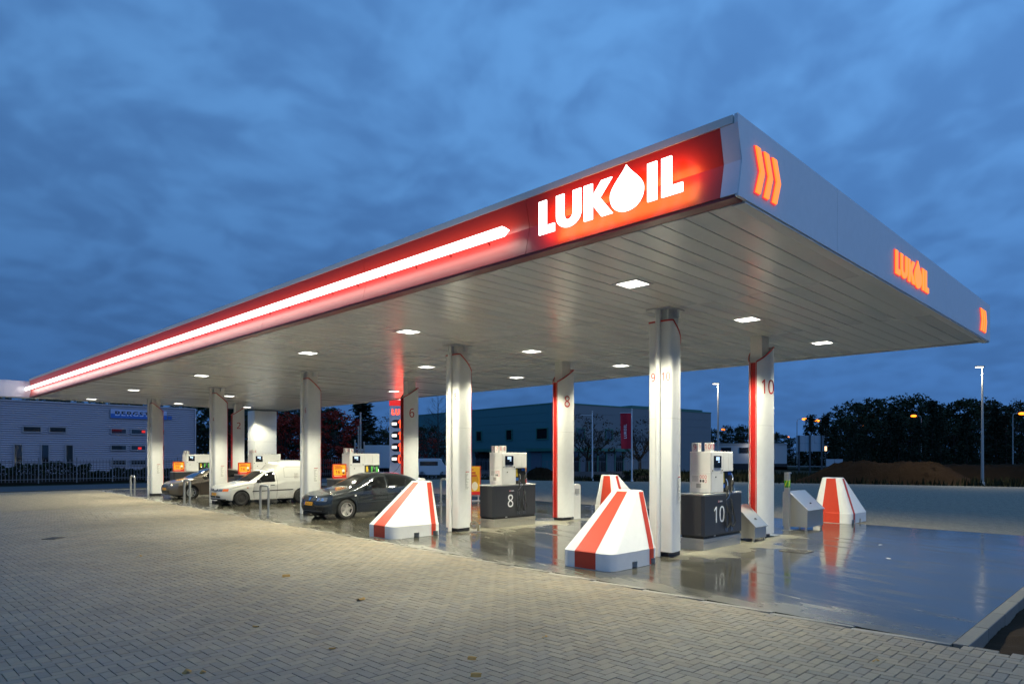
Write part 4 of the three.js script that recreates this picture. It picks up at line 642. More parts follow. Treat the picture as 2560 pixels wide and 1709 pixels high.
function car(o) {
  const t = thing(o.name, o.label, 'car', o.a, o.b, .004), B = new CarBody(o), W2 = o.W / 2, paint = o.paint, G = M.glassDark, trimM = S('car_trim', [.018, .018, .019], .6), seamM = S('panel_gap', [.006, .006, .006], .9);
  const body = mesh('body', B.shell(), paint, t);
  mesh('underbody', [bx(.25, o.L - .25, o.sill - .02, o.sill + .16, -W2 + .12, W2 - .12), bx(.12, o.L - .12, o.sill + .10, .62, -W2 + .24, W2 - .24)], M.black, t);
  for (const w of o.wheels) for (const s of [1, -1]) { const c = new THREE.CylinderGeometry(o.arch - .004, o.arch - .004, .2, 36, 1, true, -Math.PI / 2, Math.PI); c.rotateX(Math.PI / 2); c.translate(w, o.r, s * (W2 - .135)); mesh('wheel_arch', c, ds(M.black), t); wheel(t, w, o.r, s * (W2 - .118), o.rim, o.rimMat); }
  for (const [n, x0, x1, zf] of o.sheets) mesh(n, B.over(x0, x1, zf, .006), ds(G), t);
  for (const [n, x0, x1, lo, hi] of o.panes) for (const s of [1, -1]) mesh(n, B.side(x0, x1, lo, hi, .006, s), ds(G), t);
  for (const [n, x0, x1, lo, hi, m] of o.strips || []) for (const s of [1, -1]) mesh(n, B.side(x0, x1, lo, hi, .007, s, 24, 2), ds(m || seamM), t);
  for (const seam of o.seams || []) for (const s of [1, -1]) { const pts = []; for (let i = 0; i + 1 < seam.length; i++) for (let k = 0; k < 8; k++) { const x = lerp(seam[i][0], seam[i + 1][0], k / 8), y = lerp(seam[i][1], seam[i + 1][1], k / 8); pts.push([x + B.nose(x, y), y, s * (B.zAt(x, y) + .001)]); } const e = seam[seam.length - 1]; pts.push([e[0] + B.nose(...e), e[1], s * (B.zAt(...e) + .001)]); mesh('door_gap', tube(pts, .0045, pts.length * 2, 5), seamM, t); }
  for (const [n, z0, z1, y0, y1, m, off] of o.face) mesh(n, B.front(z0, z1, y0, y1, off || .006, 14, 4), ds(m), t);
  for (const [n, z0, z1, y0, y1, m] of o.tail || []) mesh(n, B.front(z0, z1, y0, y1, .006, 12, 4, true), ds(m), t);
  // mirrors, handles
  for (const s of [1, -1]) { const [mx, my] = o.mirror, z = B.zAt(mx, my); mesh('mirror', [bx(mx - .06, mx + .07, my - .03, my + .11, s > 0 ? z + .03 : -z - .20, s > 0 ? z + .20 : -z - .03, .03), bx(mx - .02, mx + .03, my - .03, my, s > 0 ? z - .02 : -z - .06, s > 0 ? z + .06 : -z + .02)], o.mirrorMat || paint, t); for (const [hx, hy] of o.handles) { const hz = B.zAt(hx, hy); mesh('door_handle', bx(hx - .09, hx + .09, hy - .014, hy + .014, s > 0 ? hz - .004 : -hz - .026, s > 0 ? hz + .026 : -hz + .004, .01), o.handleMat || paint, t); } }
  { const g = B.front(-.26, .26, o.plate[0], o.plate[1], .018, 8, 2); const uv = g.attributes.uv; mesh('number_plate', g, S('plate_' + o.plateText, new THREE.Color(1, 1, 1), .5, { map: plateTex(o.plateText), side: THREE.DoubleSide }), t, true); }
  if (o.extra) o.extra(t, B);
  return t;
}
const lampClear = P('headlamp_glass', [.16, .165, .17], .12, { clearcoat: 1, metalness: .3 }), amber = P('indicator_amber', [.75, .16, .01], .2, { clearcoat: 1 });
const grilleM = S('grille_black', [.01, .01, .011], .5), silverRim = S('alloy_rim', [.58, .57, .55], .3, { metalness: .8 }), steelRim = S('steel_rim', [.055, .053, .05], .55, { metalness: .4 });
// ---- dark blue-grey hatchback
car({ name: 'hatchback_car', label: 'dark blue-grey five door hatchback parked beside the pump numbered 6', a: 19.77, b: 10.82, L: 4.18, W: 1.745, sill: .20, r: .315, arch: .365, wheels: [.86, 3.37], plateText: '30-GG-VF', plate: [.445, .56],
  top: [[0, .745], [.05, .765], [.2, .805], [.6, .885], [1.12, .975], [1.2, 1.0], [1.5, 1.17], [1.9, 1.37], [2.1, 1.432], [2.4, 1.455], [2.9, 1.44], [3.3, 1.385], [3.55, 1.315], [3.9, 1.12], [4.05, 1.0], [4.13, .9], [4.18, .82]],
  belt: [[0, .70], [.2, .725], [.7, .81], [1.2, .885], [2, .915], [3.2, .96], [3.8, .97], [4.18, .78]], tum: [[0, .02], [1.0, .03], [1.7, .16], [2.2, .20], [3.4, .20], [4.0, .08]], round: .40,
  paint: P('paint_blue_grey', [.017, .023, .030], .24, { metalness: .3, clearcoat: 1, clearcoatRoughness: .05 }), rim: 'twin', rimMat: silverRim,
  sheets: [['windscreen', 1.22, 1.98, x => lerp(.66, .53, (x - 1.22) / .76)], ['rear_window', 3.58, 3.98, x => .52]],
  panes: [['front_window', 1.52, 2.36, [[1.52, .945], [1.7, .95], [2.36, .955]], [[1.52, .985], [1.75, 1.14], [2.0, 1.28], [2.2, 1.335], [2.36, 1.35]]], ['rear_side_window', 2.44, 3.18, [[2.44, .96], [3.18, .99]], [[2.44, 1.352], [2.8, 1.345], [3.0, 1.325], [3.18, 1.285]]], ['quarter_window', 3.23, 3.60, [[3.23, .995], [3.5, 1.04], [3.60, 1.085]], [[3.23, 1.27], [3.45, 1.19], [3.60, 1.10]]]],
  strips: [['rubbing_strip', 1.25, 3.0, [[1.25, .50], [3, .52]], [[1.25, .545], [3, .565]], S('car_strip', [.02, .024, .028], .5)]],
  seams: [[[1.30, .28], [1.27, .6], [1.42, .93]], [[2.40, .26], [2.40, .94]], [[3.05, .60], [3.22, .98]], [[.36, .70], [.8, .815], [1.25, .91]]],
  face: [['grille', -.36, -.07, .60, .69, grilleM], ['grille', .07, .36, .60, .69, grilleM], ['badge', -.055, .055, .60, .70, M.chrome, .012], ['headlamp', .40, .74, .585, .71, lampClear], ['headlamp', -.74, -.40, .585, .71, lampClear], ['lower_intake', -.42, .42, .31, .42, grilleM], ['fog_recess', .48, .70, .31, .41, grilleM], ['fog_recess', -.70, -.48, .31, .41, grilleM], ['bumper_line', -.8, .8, .57, .575, grilleM], ['lip_line', -.62, .62, .268, .285, S('lip', [.12, .12, .12], .4)]],
  tail: [['tail_lamp', .50, .76, .74, .92, S('tail_red', [.25, .01, .01], .2)], ['tail_lamp', -.76, -.50, .74, .92, S('tail_red', [.25, .01, .01], .2)]],
  mirror: [1.62, .95], handles: [[2.22, .80], [3.02, .83]],
  extra: (t, B) => { for (const s of [1, -1]) for (const z of [.49, .63]) { const g = B.front(s * (z - .05), s * (z + .05), .60, .695, .010, 6, 6); const q = g.attributes.position, cz = s * z; for (let i = 0; i < q.count; i++) { const dz = (q.getZ(i) - cz) / .05, dy = (q.getY(i) - .6475) / .0475, m = Math.max(Math.abs(dz), Math.abs(dy)), l = Math.hypot(dz, dy) || 1; q.setZ(i, cz + dz / l * m * .045); q.setY(i, .6475 + dy / l * m * .043); } g.computeVertexNormals(); mesh('lamp_reflector', g, ds(M.chrome), t); } mesh('aerial', tube([[3.2, 1.40, 0], [3.42, 1.55, 0], [3.52, 1.70, 0]], .006, 10, 6), M.rubber, t); mesh('side_repeater', bx(1.14, 1.20, .72, .75, B.zAt(1.17, .73), B.zAt(1.17, .73) + .012, .004), M.whitePrint, t); mesh('wiper', [tube([[1.24, .99, -.3], [1.30, 1.04, .1], [1.33, 1.07, .45]], .008, 10, 5)], M.rubber, t); } });
// ---- white box van built on a small car
car({ name: 'delivery_van', label: 'white car-derived delivery van with rust stains parked in the third lane', a: 27.95, b: 11.12, L: 4.21, W: 1.70, sill: .22, r: .29, arch: .35, wheels: [.77, 3.37], plateText: '57-VFL-V', plate: [.415, .525],
  top: [[0, .745], [.06, .765], [.5, .86], [1.05, .945], [1.14, .96], [1.45, 1.15], [1.78, 1.36], [1.95, 1.415], [2.15, 1.435], [2.22, 1.44], [2.28, 1.50], [2.42, 1.68], [2.62, 1.79], [3.0, 1.83], [4.0, 1.82], [4.12, 1.78], [4.21, 1.60]],
  belt: [[0, .705], [.2, .73], [.8, .81], [1.15, .86], [2.1, .90], [2.4, 1.0], [2.7, 1.12], [4.2, 1.12]], tum: [[0, .02], [1.0, .03], [1.7, .16], [2.1, .17], [2.4, .10], [2.8, .07], [4.21, .07]], round: .36,
  paint: P('paint_white', [.66, .655, .61], .30, { map: withRep(soft, .6), clearcoat: .8, clearcoatRoughness: .12 }), rim: 'steel', rimMat: steelRim, mirrorMat: M.rubber, handleMat: M.rubber,
  sheets: [['windscreen', 1.16, 1.80, x => lerp(.63, .53, (x - 1.16) / .64)]],
  panes: [['door_window', 1.40, 2.20, [[1.40, .905], [2.20, .94]], [[1.40, .94], [1.62, 1.12], [1.85, 1.28], [2.0, 1.325], [2.20, 1.34]]]],
  strips: [['rubbing_strip', 1.22, 3.0, [[1.22, .545], [3, .575]], [[1.22, .58], [3, .61]], M.rubber]],
  seams: [[[1.30, .27], [1.26, .55], [1.30, .88]], [[2.27, .27], [2.30, .9], [2.24, 1.36]], [[2.60, 1.12], [2.60, 1.50], [2.75, 1.54]], [[2.60, 1.12], [3.5, 1.12]], [[2.75, 1.54], [3.5, 1.54]], [[.2, .66], [.8, .80], [1.2, .87]]],
  face: [['grille', -.30, .30, .59, .68, grilleM], ['headlamp', .33, .58, .585, .685, lampClear], ['headlamp', -.58, -.33, .585, .685, lampClear], ['indicator', .585, .76, .585, .69, amber], ['indicator', -.76, -.585, .585, .69, amber], ['lower_intake', -.36, .10, .33, .40, grilleM], ['lower_intake', .16, .50, .33, .40, grilleM], ['bumper_line', -.78, .78, .545, .552, S('bumper_gap', [.2, .2, .19], .7)]],
  mirror: [1.46, .93], handles: [[2.08, .80]],
  extra: (t, B) => {
    mesh('bumper_skirt', B.front(-.70, .70, .235, .285, .01, 16, 2), ds(M.rubber), t); mesh('side_repeater', bx(.98, 1.05, .70, .735, B.zAt(1.0, .71), B.zAt(1.0, .71) + .012, .004), amber, t);
    mesh('aerial', tube([[1.75, 1.36, .2], [1.92, 1.5, .2], [2.0, 1.58, .2]], .005, 10, 6), M.rubber, t); mesh('wiper', [tube([[1.18, .97, -.3], [1.24, 1.02, .1], [1.27, 1.05, .45]], .008, 10, 5)], M.rubber, t);
    const rust = canvasTex(256, 128, (c, w, h) => { c.clearRect(0, 0, w, h); const r = rng(66); for (let i = 0; i < 420; i++) { const x = r() * w, y = h - Math.pow(r(), 2.2) * h; c.fillStyle = `rgba(${150 + r() * 40},${95 + r() * 40},${30 + r() * 20},${.03 + r() * .12})`; c.beginPath(); c.ellipse(x, y, 2 + r() * 12, 1 + r() * 5, 0, 0, 7); c.fill(); } });
    mesh('rust_stain', B.side(2.35, 3.0, [[2.3, .235], [3, .24]], [[2.3, .36], [3, .50]], .004, 1, 16, 4), P('rust_print', new THREE.Color(1, 1, 1), .8, { map: rust, transparent: true, side: THREE.DoubleSide }), t, true);
    const dirt = canvasTex(128, 128, (c, w, h) => { c.clearRect(0, 0, w, h); const r = rng(67); for (let i = 0; i < 300; i++) { const x = w * .5 + (r() - .5) * 60, y = 20 + r() * 100; c.fillStyle = `rgba(165,140,80,${.01 + r() * .035})`; c.beginPath(); c.ellipse(x, y, 2 + r() * 8, 3 + r() * 10, 0, 0, 7); c.fill(); } c.fillStyle = 'rgba(120,70,20,.6)'; c.fillRect(60, 26, 8, 8); });
    mesh('rust_stain', B.side(2.95, 3.35, [[2.9, 1.0], [3.4, 1.0]], [[2.9, 1.32], [3.4, 1.32]], .004, 1, 8, 6), P('dirt_print', new THREE.Color(1, 1, 1), .8, { map: dirt, transparent: true, side: THREE.DoubleSide }), t, true);
  } });
// ---- taupe wedge-shaped saloon with its headlights on
car({ name: 'saloon_car', label: 'taupe wedge-shaped five door car with lit headlights beyond the white van', a: 33.98, b: 11.22, L: 4.39, W: 1.695, sill: .19, r: .30, arch: .355, wheels: [.92, 3.47], plateText: '83-KDH-5', plate: [.42, .53],
  top: [[0, .72], [.06, .74], [.4, .825], [.95, .93], [1.05, .96], [1.5, 1.20], [1.95, 1.375], [2.25, 1.425], [2.6, 1.42], [3.1, 1.36], [3.7, 1.22], [4.15, 1.08], [4.28, .98], [4.39, .80]],
  belt: [[0, .675], [.3, .73], [1.0, .85], [2, .92], [3.4, 1.0], [4.2, 1.0], [4.39, .78]], tum: [[0, .02], [1.0, .03], [1.7, .17], [2.2, .21], [3.6, .20], [4.2, .06]], round: .42,
  paint: P('paint_taupe', [.135, .115, .095], .28, { metalness: .5, clearcoat: 1, clearcoatRoughness: .05 }), rim: 'star', rimMat: silverRim,
  sheets: [['windscreen', 1.07, 1.98, x => lerp(.64, .52, (x - 1.07) / .91)], ['rear_window', 3.2, 4.1, x => .5]],
  panes: [['front_window', 1.48, 2.38, [[1.48, .94], [2.38, .965]], [[1.48, .99], [1.75, 1.17], [2.0, 1.28], [2.38, 1.33]]], ['rear_side_window', 2.46, 3.3, [[2.46, .97], [3.3, 1.02]], [[2.46, 1.33], [2.8, 1.325], [3.3, 1.23]]]],
  seams: [[[1.36, .26], [1.32, .6], [1.45, .92]], [[2.42, .25], [2.42, .95]]],
  face: [['grille', -.40, .40, .565, .655, grilleM], ['badge', -.05, .05, .585, .65, M.chrome, .012], ['headlamp', .42, .70, .60, .715, lampClear], ['headlamp', -.70, -.42, .60, .715, lampClear], ['lower_intake', -.5, .5, .27, .40, grilleM]],
  mirror: [1.56, .95], handles: [[2.22, .82], [3.1, .85]],
  extra: (t, B) => { for (const s of [1, -1]) { const g = new THREE.SphereGeometry(.055, 16, 12); g.scale(.6, .8, 1.2); g.translate(.14, .655, s * .56); mesh('lit_headlight', g, glow('headlight_lit', [1, .74, .45], 4), t); const l = new THREE.SpotLight(new THREE.Color(1, .82, .6), 22, 0, .55, .6, 2); l.name = 'headlight_beam'; l.position.set(.02, .65, s * .56); l.target.position.set(-6, .0, s * .56); l.target.name = 'headlight_aim'; l.castShadow = true; t.add(l, l.target); } } });
// ================================================================= TREES
function crownGeo(seed, kind, n) { // unit height tree crown made of many small leaf faces in clumps
  const r = rng(seed), p = [], clumps = [];
  const K = kind === 'conifer' ? 95 : kind === 'full' ? 100 : 60;
  for (let i = 0; i < K; i++) { const y0 = kind === 'full' ? .05 : .30, y = kind === 'conifer' ? .03 + .96 * Math.pow(r(), 1.05) : y0 + (.96 - y0) * r(); let R; if (kind === 'conifer') R = .165 * Math.pow(1 - y, .62) * (.85 + .4 * r()); else { const t = (y - y0) / (.98 - y0); R = .40 * Math.sqrt(Math.max(.02, 1 - Math.pow(2 * t - .85, 2) * .62)) * (.70 + .45 * r()); } const a = r() * 6.283, q = Math.sqrt(.25 + .75 * r()); clumps.push([Math.cos(a) * R * q, y, Math.sin(a) * R * q, (kind === 'conifer' ? .045 : .075) * (.6 + .8 * r())]); }
  for (let i = 0; i < n; i++) { const c = clumps[Math.floor(r() * K)], u = r() * 2 - 1, a = r() * 6.283, q = Math.cbrt(r()) * c[3], s = Math.sqrt(1 - u * u); const x = c[0] + Math.cos(a) * s * q, y = c[1] + u * q * (kind === 'conifer' ? 1.6 : .8), z = c[2] + Math.sin(a) * s * q; const l = (kind === 'sparse' ? .012 : .017) * (.6 + .9 * r()); const e = new THREE.Vector3(r() - .5, r() - .5, r() - .5).normalize().multiplyScalar(l), f = new THREE.Vector3(r() - .5, r() - .5, r() - .5).cross(e).normalize().multiplyScalar(l * .62); p.push(x - e.x, y - e.y, z - e.z, x + f.x, y + f.y, z + f.z, x + e.x, y + e.y, z + e.z, x - e.x, y - e.y, z - e.z, x + e.x, y + e.y, z + e.z, x - f.x, y - f.y, z - f.z); }
  const g = new THREE.BufferGeometry(); g.setAttribute('position', new THREE.Float32BufferAttribute(p, 3)); g.computeVertexNormals(); return triUV(g);
}
function branchGeo(seed, kind) { // trunk and limbs, unit height
  const r = rng(seed), list = []; const cone = (A, B, r0, r1) => { const d = new THREE.Vector3().subVectors(B, A), g = new THREE.CylinderGeometry(r1, r0, d.length(), r0 > .008 ? 7 : 3, 1, true); g.translate(0, d.length() / 2, 0); g.applyQuaternion(new THREE.Quaternion().setFromUnitVectors(new THREE.Vector3(0, 1, 0), d.clone().normalize())); g.translate(A.x, A.y, A.z); list.push(g); };
  if (kind === 'conifer') { cone(new THREE.Vector3(0, 0, 0), new THREE.Vector3(0, .95, 0), .017, .003); return triUV(MG(list)); }
  const grow = (A, dir, len, rad, depth) => { const B = A.clone().addScaledVector(dir, len); cone(A, B, rad, rad * .68); if (depth <= 0) return; const k = depth > 2 ? 3 : 3; for (let i = 0; i < k; i++) { const nd = dir.clone().add(new THREE.Vector3(r() - .5, r() * .55 - .06, r() - .5).multiplyScalar(kind === 'bare' ? 1.15 : 1.35)).normalize(); grow(A.clone().lerp(B, .55 + .45 * r()), nd, len * (.62 + .2 * r()), rad * .6, depth - 1); } };
  if (kind === 'bare') { cone(new THREE.Vector3(0, 0, 0), new THREE.Vector3(0, .97, 0), .014, .002); for (let i = 0; i < 34; i++) { const y = .28 + .66 * i / 34, a = i * 2.4, l = .20 * (1.05 - y) + .035; grow(new THREE.Vector3(0, y, 0), new THREE.Vector3(Math.cos(a), .55, Math.sin(a)).normalize(), l, .0042 * (1.2 - y), 2); } }
  else { cone(new THREE.Vector3(0, 0, 0), new THREE.Vector3(0, .34, 0), .024, .018); for (let i = 0; i < 5; i++) { const a = i * 1.257 + r(); grow(new THREE.Vector3(0, .24 + .02 * i, 0), new THREE.Vector3(Math.cos(a) * .6, .8, Math.sin(a) * .6).normalize(), .2, .011, kind === 'twiggy' ? 4 : 3); } }
  return triUV(MG(list));
}
const barkM = S('bark', [.030, .024, .018], .9, { map: grain });
const leafM = { dark: P('foliage_dark', [.030, .040, .022], .85, { side: THREE.DoubleSide, specularIntensity: .15 }), mid: P('foliage_olive', [.034, .038, .016], .85, { side: THREE.DoubleSide, specularIntensity: .15 }), brown: P('foliage_brown', [.055, .036, .018], .85, { side: THREE.DoubleSide, specularIntensity: .15 }), red: P('foliage_red', [.24, .028, .018], .85, { side: THREE.DoubleSide, specularIntensity: .15 }), conifer: P('foliage_conifer', [.024, .031, .019], .88, { side: THREE.DoubleSide, specularIntensity: .15 }) };
const CROWN = { broad: [crownGeo(101, 'broad', 2600), crownGeo(102, 'broad', 2600), crownGeo(103, 'broad', 2600)], conifer: [crownGeo(104, 'conifer', 2400), crownGeo(105, 'conifer', 2400)], full: [crownGeo(111, 'full', 3600), crownGeo(112, 'full', 3600), crownGeo(113, 'full', 3600)], sparse: [crownGeo(106, 'sparse', 1300), crownGeo(107, 'sparse', 1300)] };
const LIMB = { broad: [branchGeo(201, 'broad'), branchGeo(202, 'broad'), branchGeo(203, 'broad')], conifer: [branchGeo(204, 'conifer'), branchGeo(205, 'conifer')], full: [branchGeo(211, 'broad'), branchGeo(212, 'broad'), branchGeo(213, 'broad')], sparse: [branchGeo(206, 'twiggy'), branchGeo(207, 'twiggy')], bare: [branchGeo(208, 'bare'), branchGeo(209, 'bare')] };
let treeNo = 0;
function tree(kind, X, topY, d, mat, label, group, name, wide = 1, base = -.2) {
  const c = at(X, d), H = heightAt(topY, d) - base, k = treeNo++, t = thing(name, label, 'tree', -c.z, c.x, base, group, (k * 2.399) % 6.283);
  t.scale.set(H * wide, H, H * wide); const n = LIMB[kind].length; mesh('trunk', LIMB[kind][k % n], barkM, t); if (CROWN[kind]) mesh('crown', CROWN[kind][k % n], mat, t); return t;
}
// the wood beyond the highway
for (const [X, Y, d, w, m] of [[2085, 1042, 150, .9, 'dark'], [2122, 1012, 158, 1, 'dark'], [2165, 998, 165, 1.05, 'mid'], [2212, 992, 160, 1.05, 'dark'], [2258, 988, 168, 1.05, 'mid'], [2300, 1000, 160, 1, 'dark'], [2340, 1008, 165, 1, 'dark'], [2385, 1000, 160, 1, 'mid'], [2425, 994, 166, 1.05, 'dark'], [2462, 1000, 160, 1, 'dark'], [2550, 1010, 160, 1, 'dark'], [2590, 1000, 160, 1, 'mid'], [2140, 1040, 140, 1.1, 'dark'], [2280, 1035, 142, 1.1, 'dark'], [2370, 1040, 140, 1.1, 'dark'], [2460, 1045, 140, 1.1, 'dark'], [2545, 1045, 140, 1.1, 'dark'], [2200, 1048, 138, 1.1, 'dark']])
  tree('full', X, Y, d, leafM[m], 'dense dark broadleaf tree in the wood beyond the highway', 'trees of the wood beyond the highway', 'broadleaf_tree', w * 1.15);
tree('sparse', 2508, 998, 150, leafM.brown, 'twiggy half-bare tree rising at the edge of the wood behind the tall lamp post', undefined, 'half_bare_tree', 1.0);
for (const [X, Y, d, w] of [[2028, 1038, 125, 1.15], [2066, 1040, 122, 1.2], [2088, 1062, 125, 1], [2135, 1056, 112, .9], [2166, 1088, 105, .9], [2226, 1032, 118, 1], [2248, 1040, 115, .9], [2332, 1006, 124, .9], [2352, 1034, 112, .8], [2418, 1034, 115, 1], [2490, 1014, 118, .95], [2516, 1036, 116, 1], [2298, 1050, 110, .9]])
  tree('conifer', X, Y, d, leafM.conifer, 'slim dark columnar conifer standing before the wood', 'columnar conifers along the highway', 'columnar_conifer', w * 1.15);
// scrub and trees between the two steel-blue gaps under the canopy
for (const [X, Y, d, w] of [[1722, 1092, 150, 1.2], [1758, 1084, 155, 1.2], [1800, 1072, 150, 1.2], [1838, 1062, 155, 1.2], [1872, 1060, 150, 1.2], [1920, 1074, 150, 1.2], [1952, 1084, 155, 1.2], [1990, 1092, 150, 1.2], [1700, 1076, 160, 1]])
  tree('full', X, Y, d, leafM.dark, 'low dark broadleaf tree behind the low building with the round lamp', 'low dark trees behind the low building', 'low_tree', w);
tree('sparse', 1746, 1044, 140, leafM.brown, 'thin half-bare tree above the dark trees beside the tall slim lamp post', undefined, 'thin_tree', .7);
// young trees in front of the teal building
tree('sparse', 1468, 1034, 70, leafM.brown, 'brown-leaved young tree behind the bare white flagpole', undefined, 'young_tree', 1.25);
tree('sparse', 1600, 1040, 72, leafM.brown, 'brown-leaved young tree behind the red flag', undefined, 'young_tree', 1.2);
tree('bare', 1095, 978, 66, null, 'tall slender leafless tree left of the teal building', undefined, 'leafless_tree', .85);
tree('sparse', 1058, 1070, 72, leafM.red, 'dark red leaved tree beside the leafless tree', undefined, 'red_leaved_tree', 1.1);
tree('full', 1128, 1082, 82, leafM.dark, 'round dark tree right of the leafless tree', undefined, 'round_tree', 1.1);
tree('full', 1068, 1062, 88, leafM.dark, 'dark leafy tree behind the parked white van', undefined, 'leafy_tree', 1.0);
// behind the pumps
tree('conifer', 903, 1002, 82, leafM.conifer, 'tall dark conifer behind the price pylon and the parked lorry', undefined, 'tall_conifer', 2.0);
tree('sparse', 948, 1030, 86, leafM.brown, 'bare-topped tree right of the tall dark conifer', undefined, 'bare_topped_tree', 1.1);
tree('full', 940, 1072, 84, leafM.dark, 'low dark tree at the foot of the tall conifer', undefined, 'low_dark_tree', 1.3);
for (const [X, Y, d, w] of [[722, 1030, 74, 1.1], [822, 1026, 72, 1.25]]) tree('full', X, Y, d, leafM.red, 'red-leaved maple tree behind the fence', 'red maples behind the fence', 'red_maple', w);
for (const [X, Y, d, w] of [[512, 1002, 92, 1.2], [560, 1006, 90, 1.2], [610, 1010, 88, 1.2], [660, 1012, 92, 1.2], [705, 1008, 96, 1.2], [760, 1004, 98, 1.2], [800, 1012, 95, 1.2], [850, 1040, 95, 1.2]]) tree('full', X, Y, d, leafM.dark, 'tall dark broadleaf tree in the belt behind the metal clad warehouse', 'tree belt behind the warehouse', 'belt_tree', w * 1.1);
for (const [X, Y, d, w] of [[10, 986, 96, 1], [118, 986, 100, 1.2], [160, 990, 98, 1.1], [290, 996, 98, 1.1], [350, 1000, 96, 1.1], [420, 1004, 96, 1.1]]) tree('full', X, Y, d, leafM.dark, 'dark tree crown showing just above the warehouse roof', 'tree crowns above the warehouse roof', 'roofline_tree', w * 1.2);
// ================================================================= WAREHOUSE (left), fence, hedge
{
  const A = 66, t = thing('metal_warehouse', 'metal clad warehouse with horizontal ribs, slit windows and a blue sign', 'building', A, 8);
  const B0 = -18, B1 = 16.5, H = 6.36; // local x of the ends
  const clad = S('ribbed_metal', [.43, .415, .48], .45, { metalness: .2 });
  const rib = grid(1, 280, (u, v) => { const y = v * H, ph = (y / .18) % 1; return [lerp(B0, B1, u), y, -.04 + .09 * (.5 + .5 * Math.sin(ph * 6.283))]; });
  mesh('ribbed_wall', rib, ds(clad), t);
  mesh('end_wall', bx(B1 - .02, B1 + .04, 0, H, -20, .06), clad, t); mesh('wall_core', bx(B0, B1 - .03, 0, H - .02, -20, -.08), M.greyPrint, t);
  mesh('eaves_trim', bx(B0, B1 + .06, H, H + .1, -20, .1), S('eaves', [.42, .40, .44], .4, { metalness: .4 }), t); mesh('corner_trim', bx(B1 - .05, B1 + .06, 0, H - .003, .061, .1), S('eaves', [.42, .40, .44], .4), t);
  const frM = S('window_frame', [.36, .33, .35], .5), gl = P('window_glass', [.006, .007, .009], .08, { clearcoat: 1 });
  const win = (b0, b1, y0, y1) => { const x0 = b0 - 8, x1 = b1 - 8, w = new THREE.Group(); w.name = 'window'; t.add(w); const f = .08; mesh('frame', [bx(x0, x1, y1 - f, y1, .052, .12), bx(x0, x1, y0, y0 + f, .052, .13), bx(x0, x0 + f, y0 + f, y1 - f, .052, .12), bx(x1 - f, x1, y0 + f, y1 - f, .052, .12)], frM, w); mesh('pane', bx(x0 + f, x1 - f, y0 + f, y1 - f, .053, .07), gl, w); };
  win(11.16, 12.46, 3.9, 4.43); win(12.94, 14.2, 3.9, 4.43); for (const [b0, b1] of [[10.58, 11.22], [12.38, 13.0], [14.08, 14.7]]) win(b0, b1, 1.1, 2.99);
  for (const y of [3.9, 2.48, 1.2]) for (const b of [17.42, 18.98, 20.55]) win(b, b + 1.28, y, y + .52);
  for (const [b, y] of [[19.9, 4.2], [19.6, 2.72]]) mesh('red_window_light', bx(b - 8, b - 7.72, y - .12, y + .08, .071, .075), glow('red_window', [1, .03, .02], .8), t);
  // sign
  const sg = canvasTex(1024, 160, (c, w, h) => { c.fillStyle = '#a9b4d8'; c.fillRect(0, 0, w, h); c.fillStyle = '#2765b8'; c.fillRect(0, h * .5, w, h * .5); c.font = 'bold 112px sans-serif'; const tx = 'BERGST'; for (const [y0, y1, col] of [[0, h * .56, '#0c0d18'], [h * .56, h, '#d3d9ee']]) { c.save(); c.beginPath(); c.rect(0, y0, w, y1 - y0); c.clip(); c.fillStyle = col; c.save(); c.scale(1.55, 1); c.fillText(tx, 40, 116); c.restore(); c.restore(); } });
  const s = new THREE.Group(); s.name = 'sign'; t.add(s); mesh('sign_face', plate(4.55, .78, .01).translate(17.42 - 8 + 2.275, 5.69, .14), S('sign_print', new THREE.Color(1, 1, 1), .45, { map: sg }), s, true); mesh('sign_box', bx(17.40 - 8, 22.0 - 8, 5.28, 6.10, .053, .134), M.greyPrint, s);
  mesh('blue_panel', bx(22.06 - 8, 22.42 - 8, 5.32, 5.66, .053, .10), S('blue_sign', [.03, .12, .38], .5), s);
}
{
  const t = thing('palisade_fence', 'grey metal palisade fence of thin upright bars in front of the warehouse and trees', 'fence', 62.6, 4, -.1, undefined, .015);
  const m = S('fence_grey', [.20, .21, .23], .5, { metalness: .4 });
  for (let k = 0; k < 24; k++) { const x = k * 2.55; mesh('post', bx(x - .035, x + .035, 0, 2.0, -.03, .03), m, t); const bars = []; for (let i = 1; i < 11; i++) { const bxx = x + i * 2.55 / 11; bars.push(bx(bxx - .016, bxx + .016, .12, 1.85, -.012, .012)); } bars.push(bx(x + .035, x + 2.515, .3, .34, .013, .03), bx(x + .035, x + 2.515, 1.62, 1.66, .013, .03)); mesh('bar_panel', bars, m, t); }
}
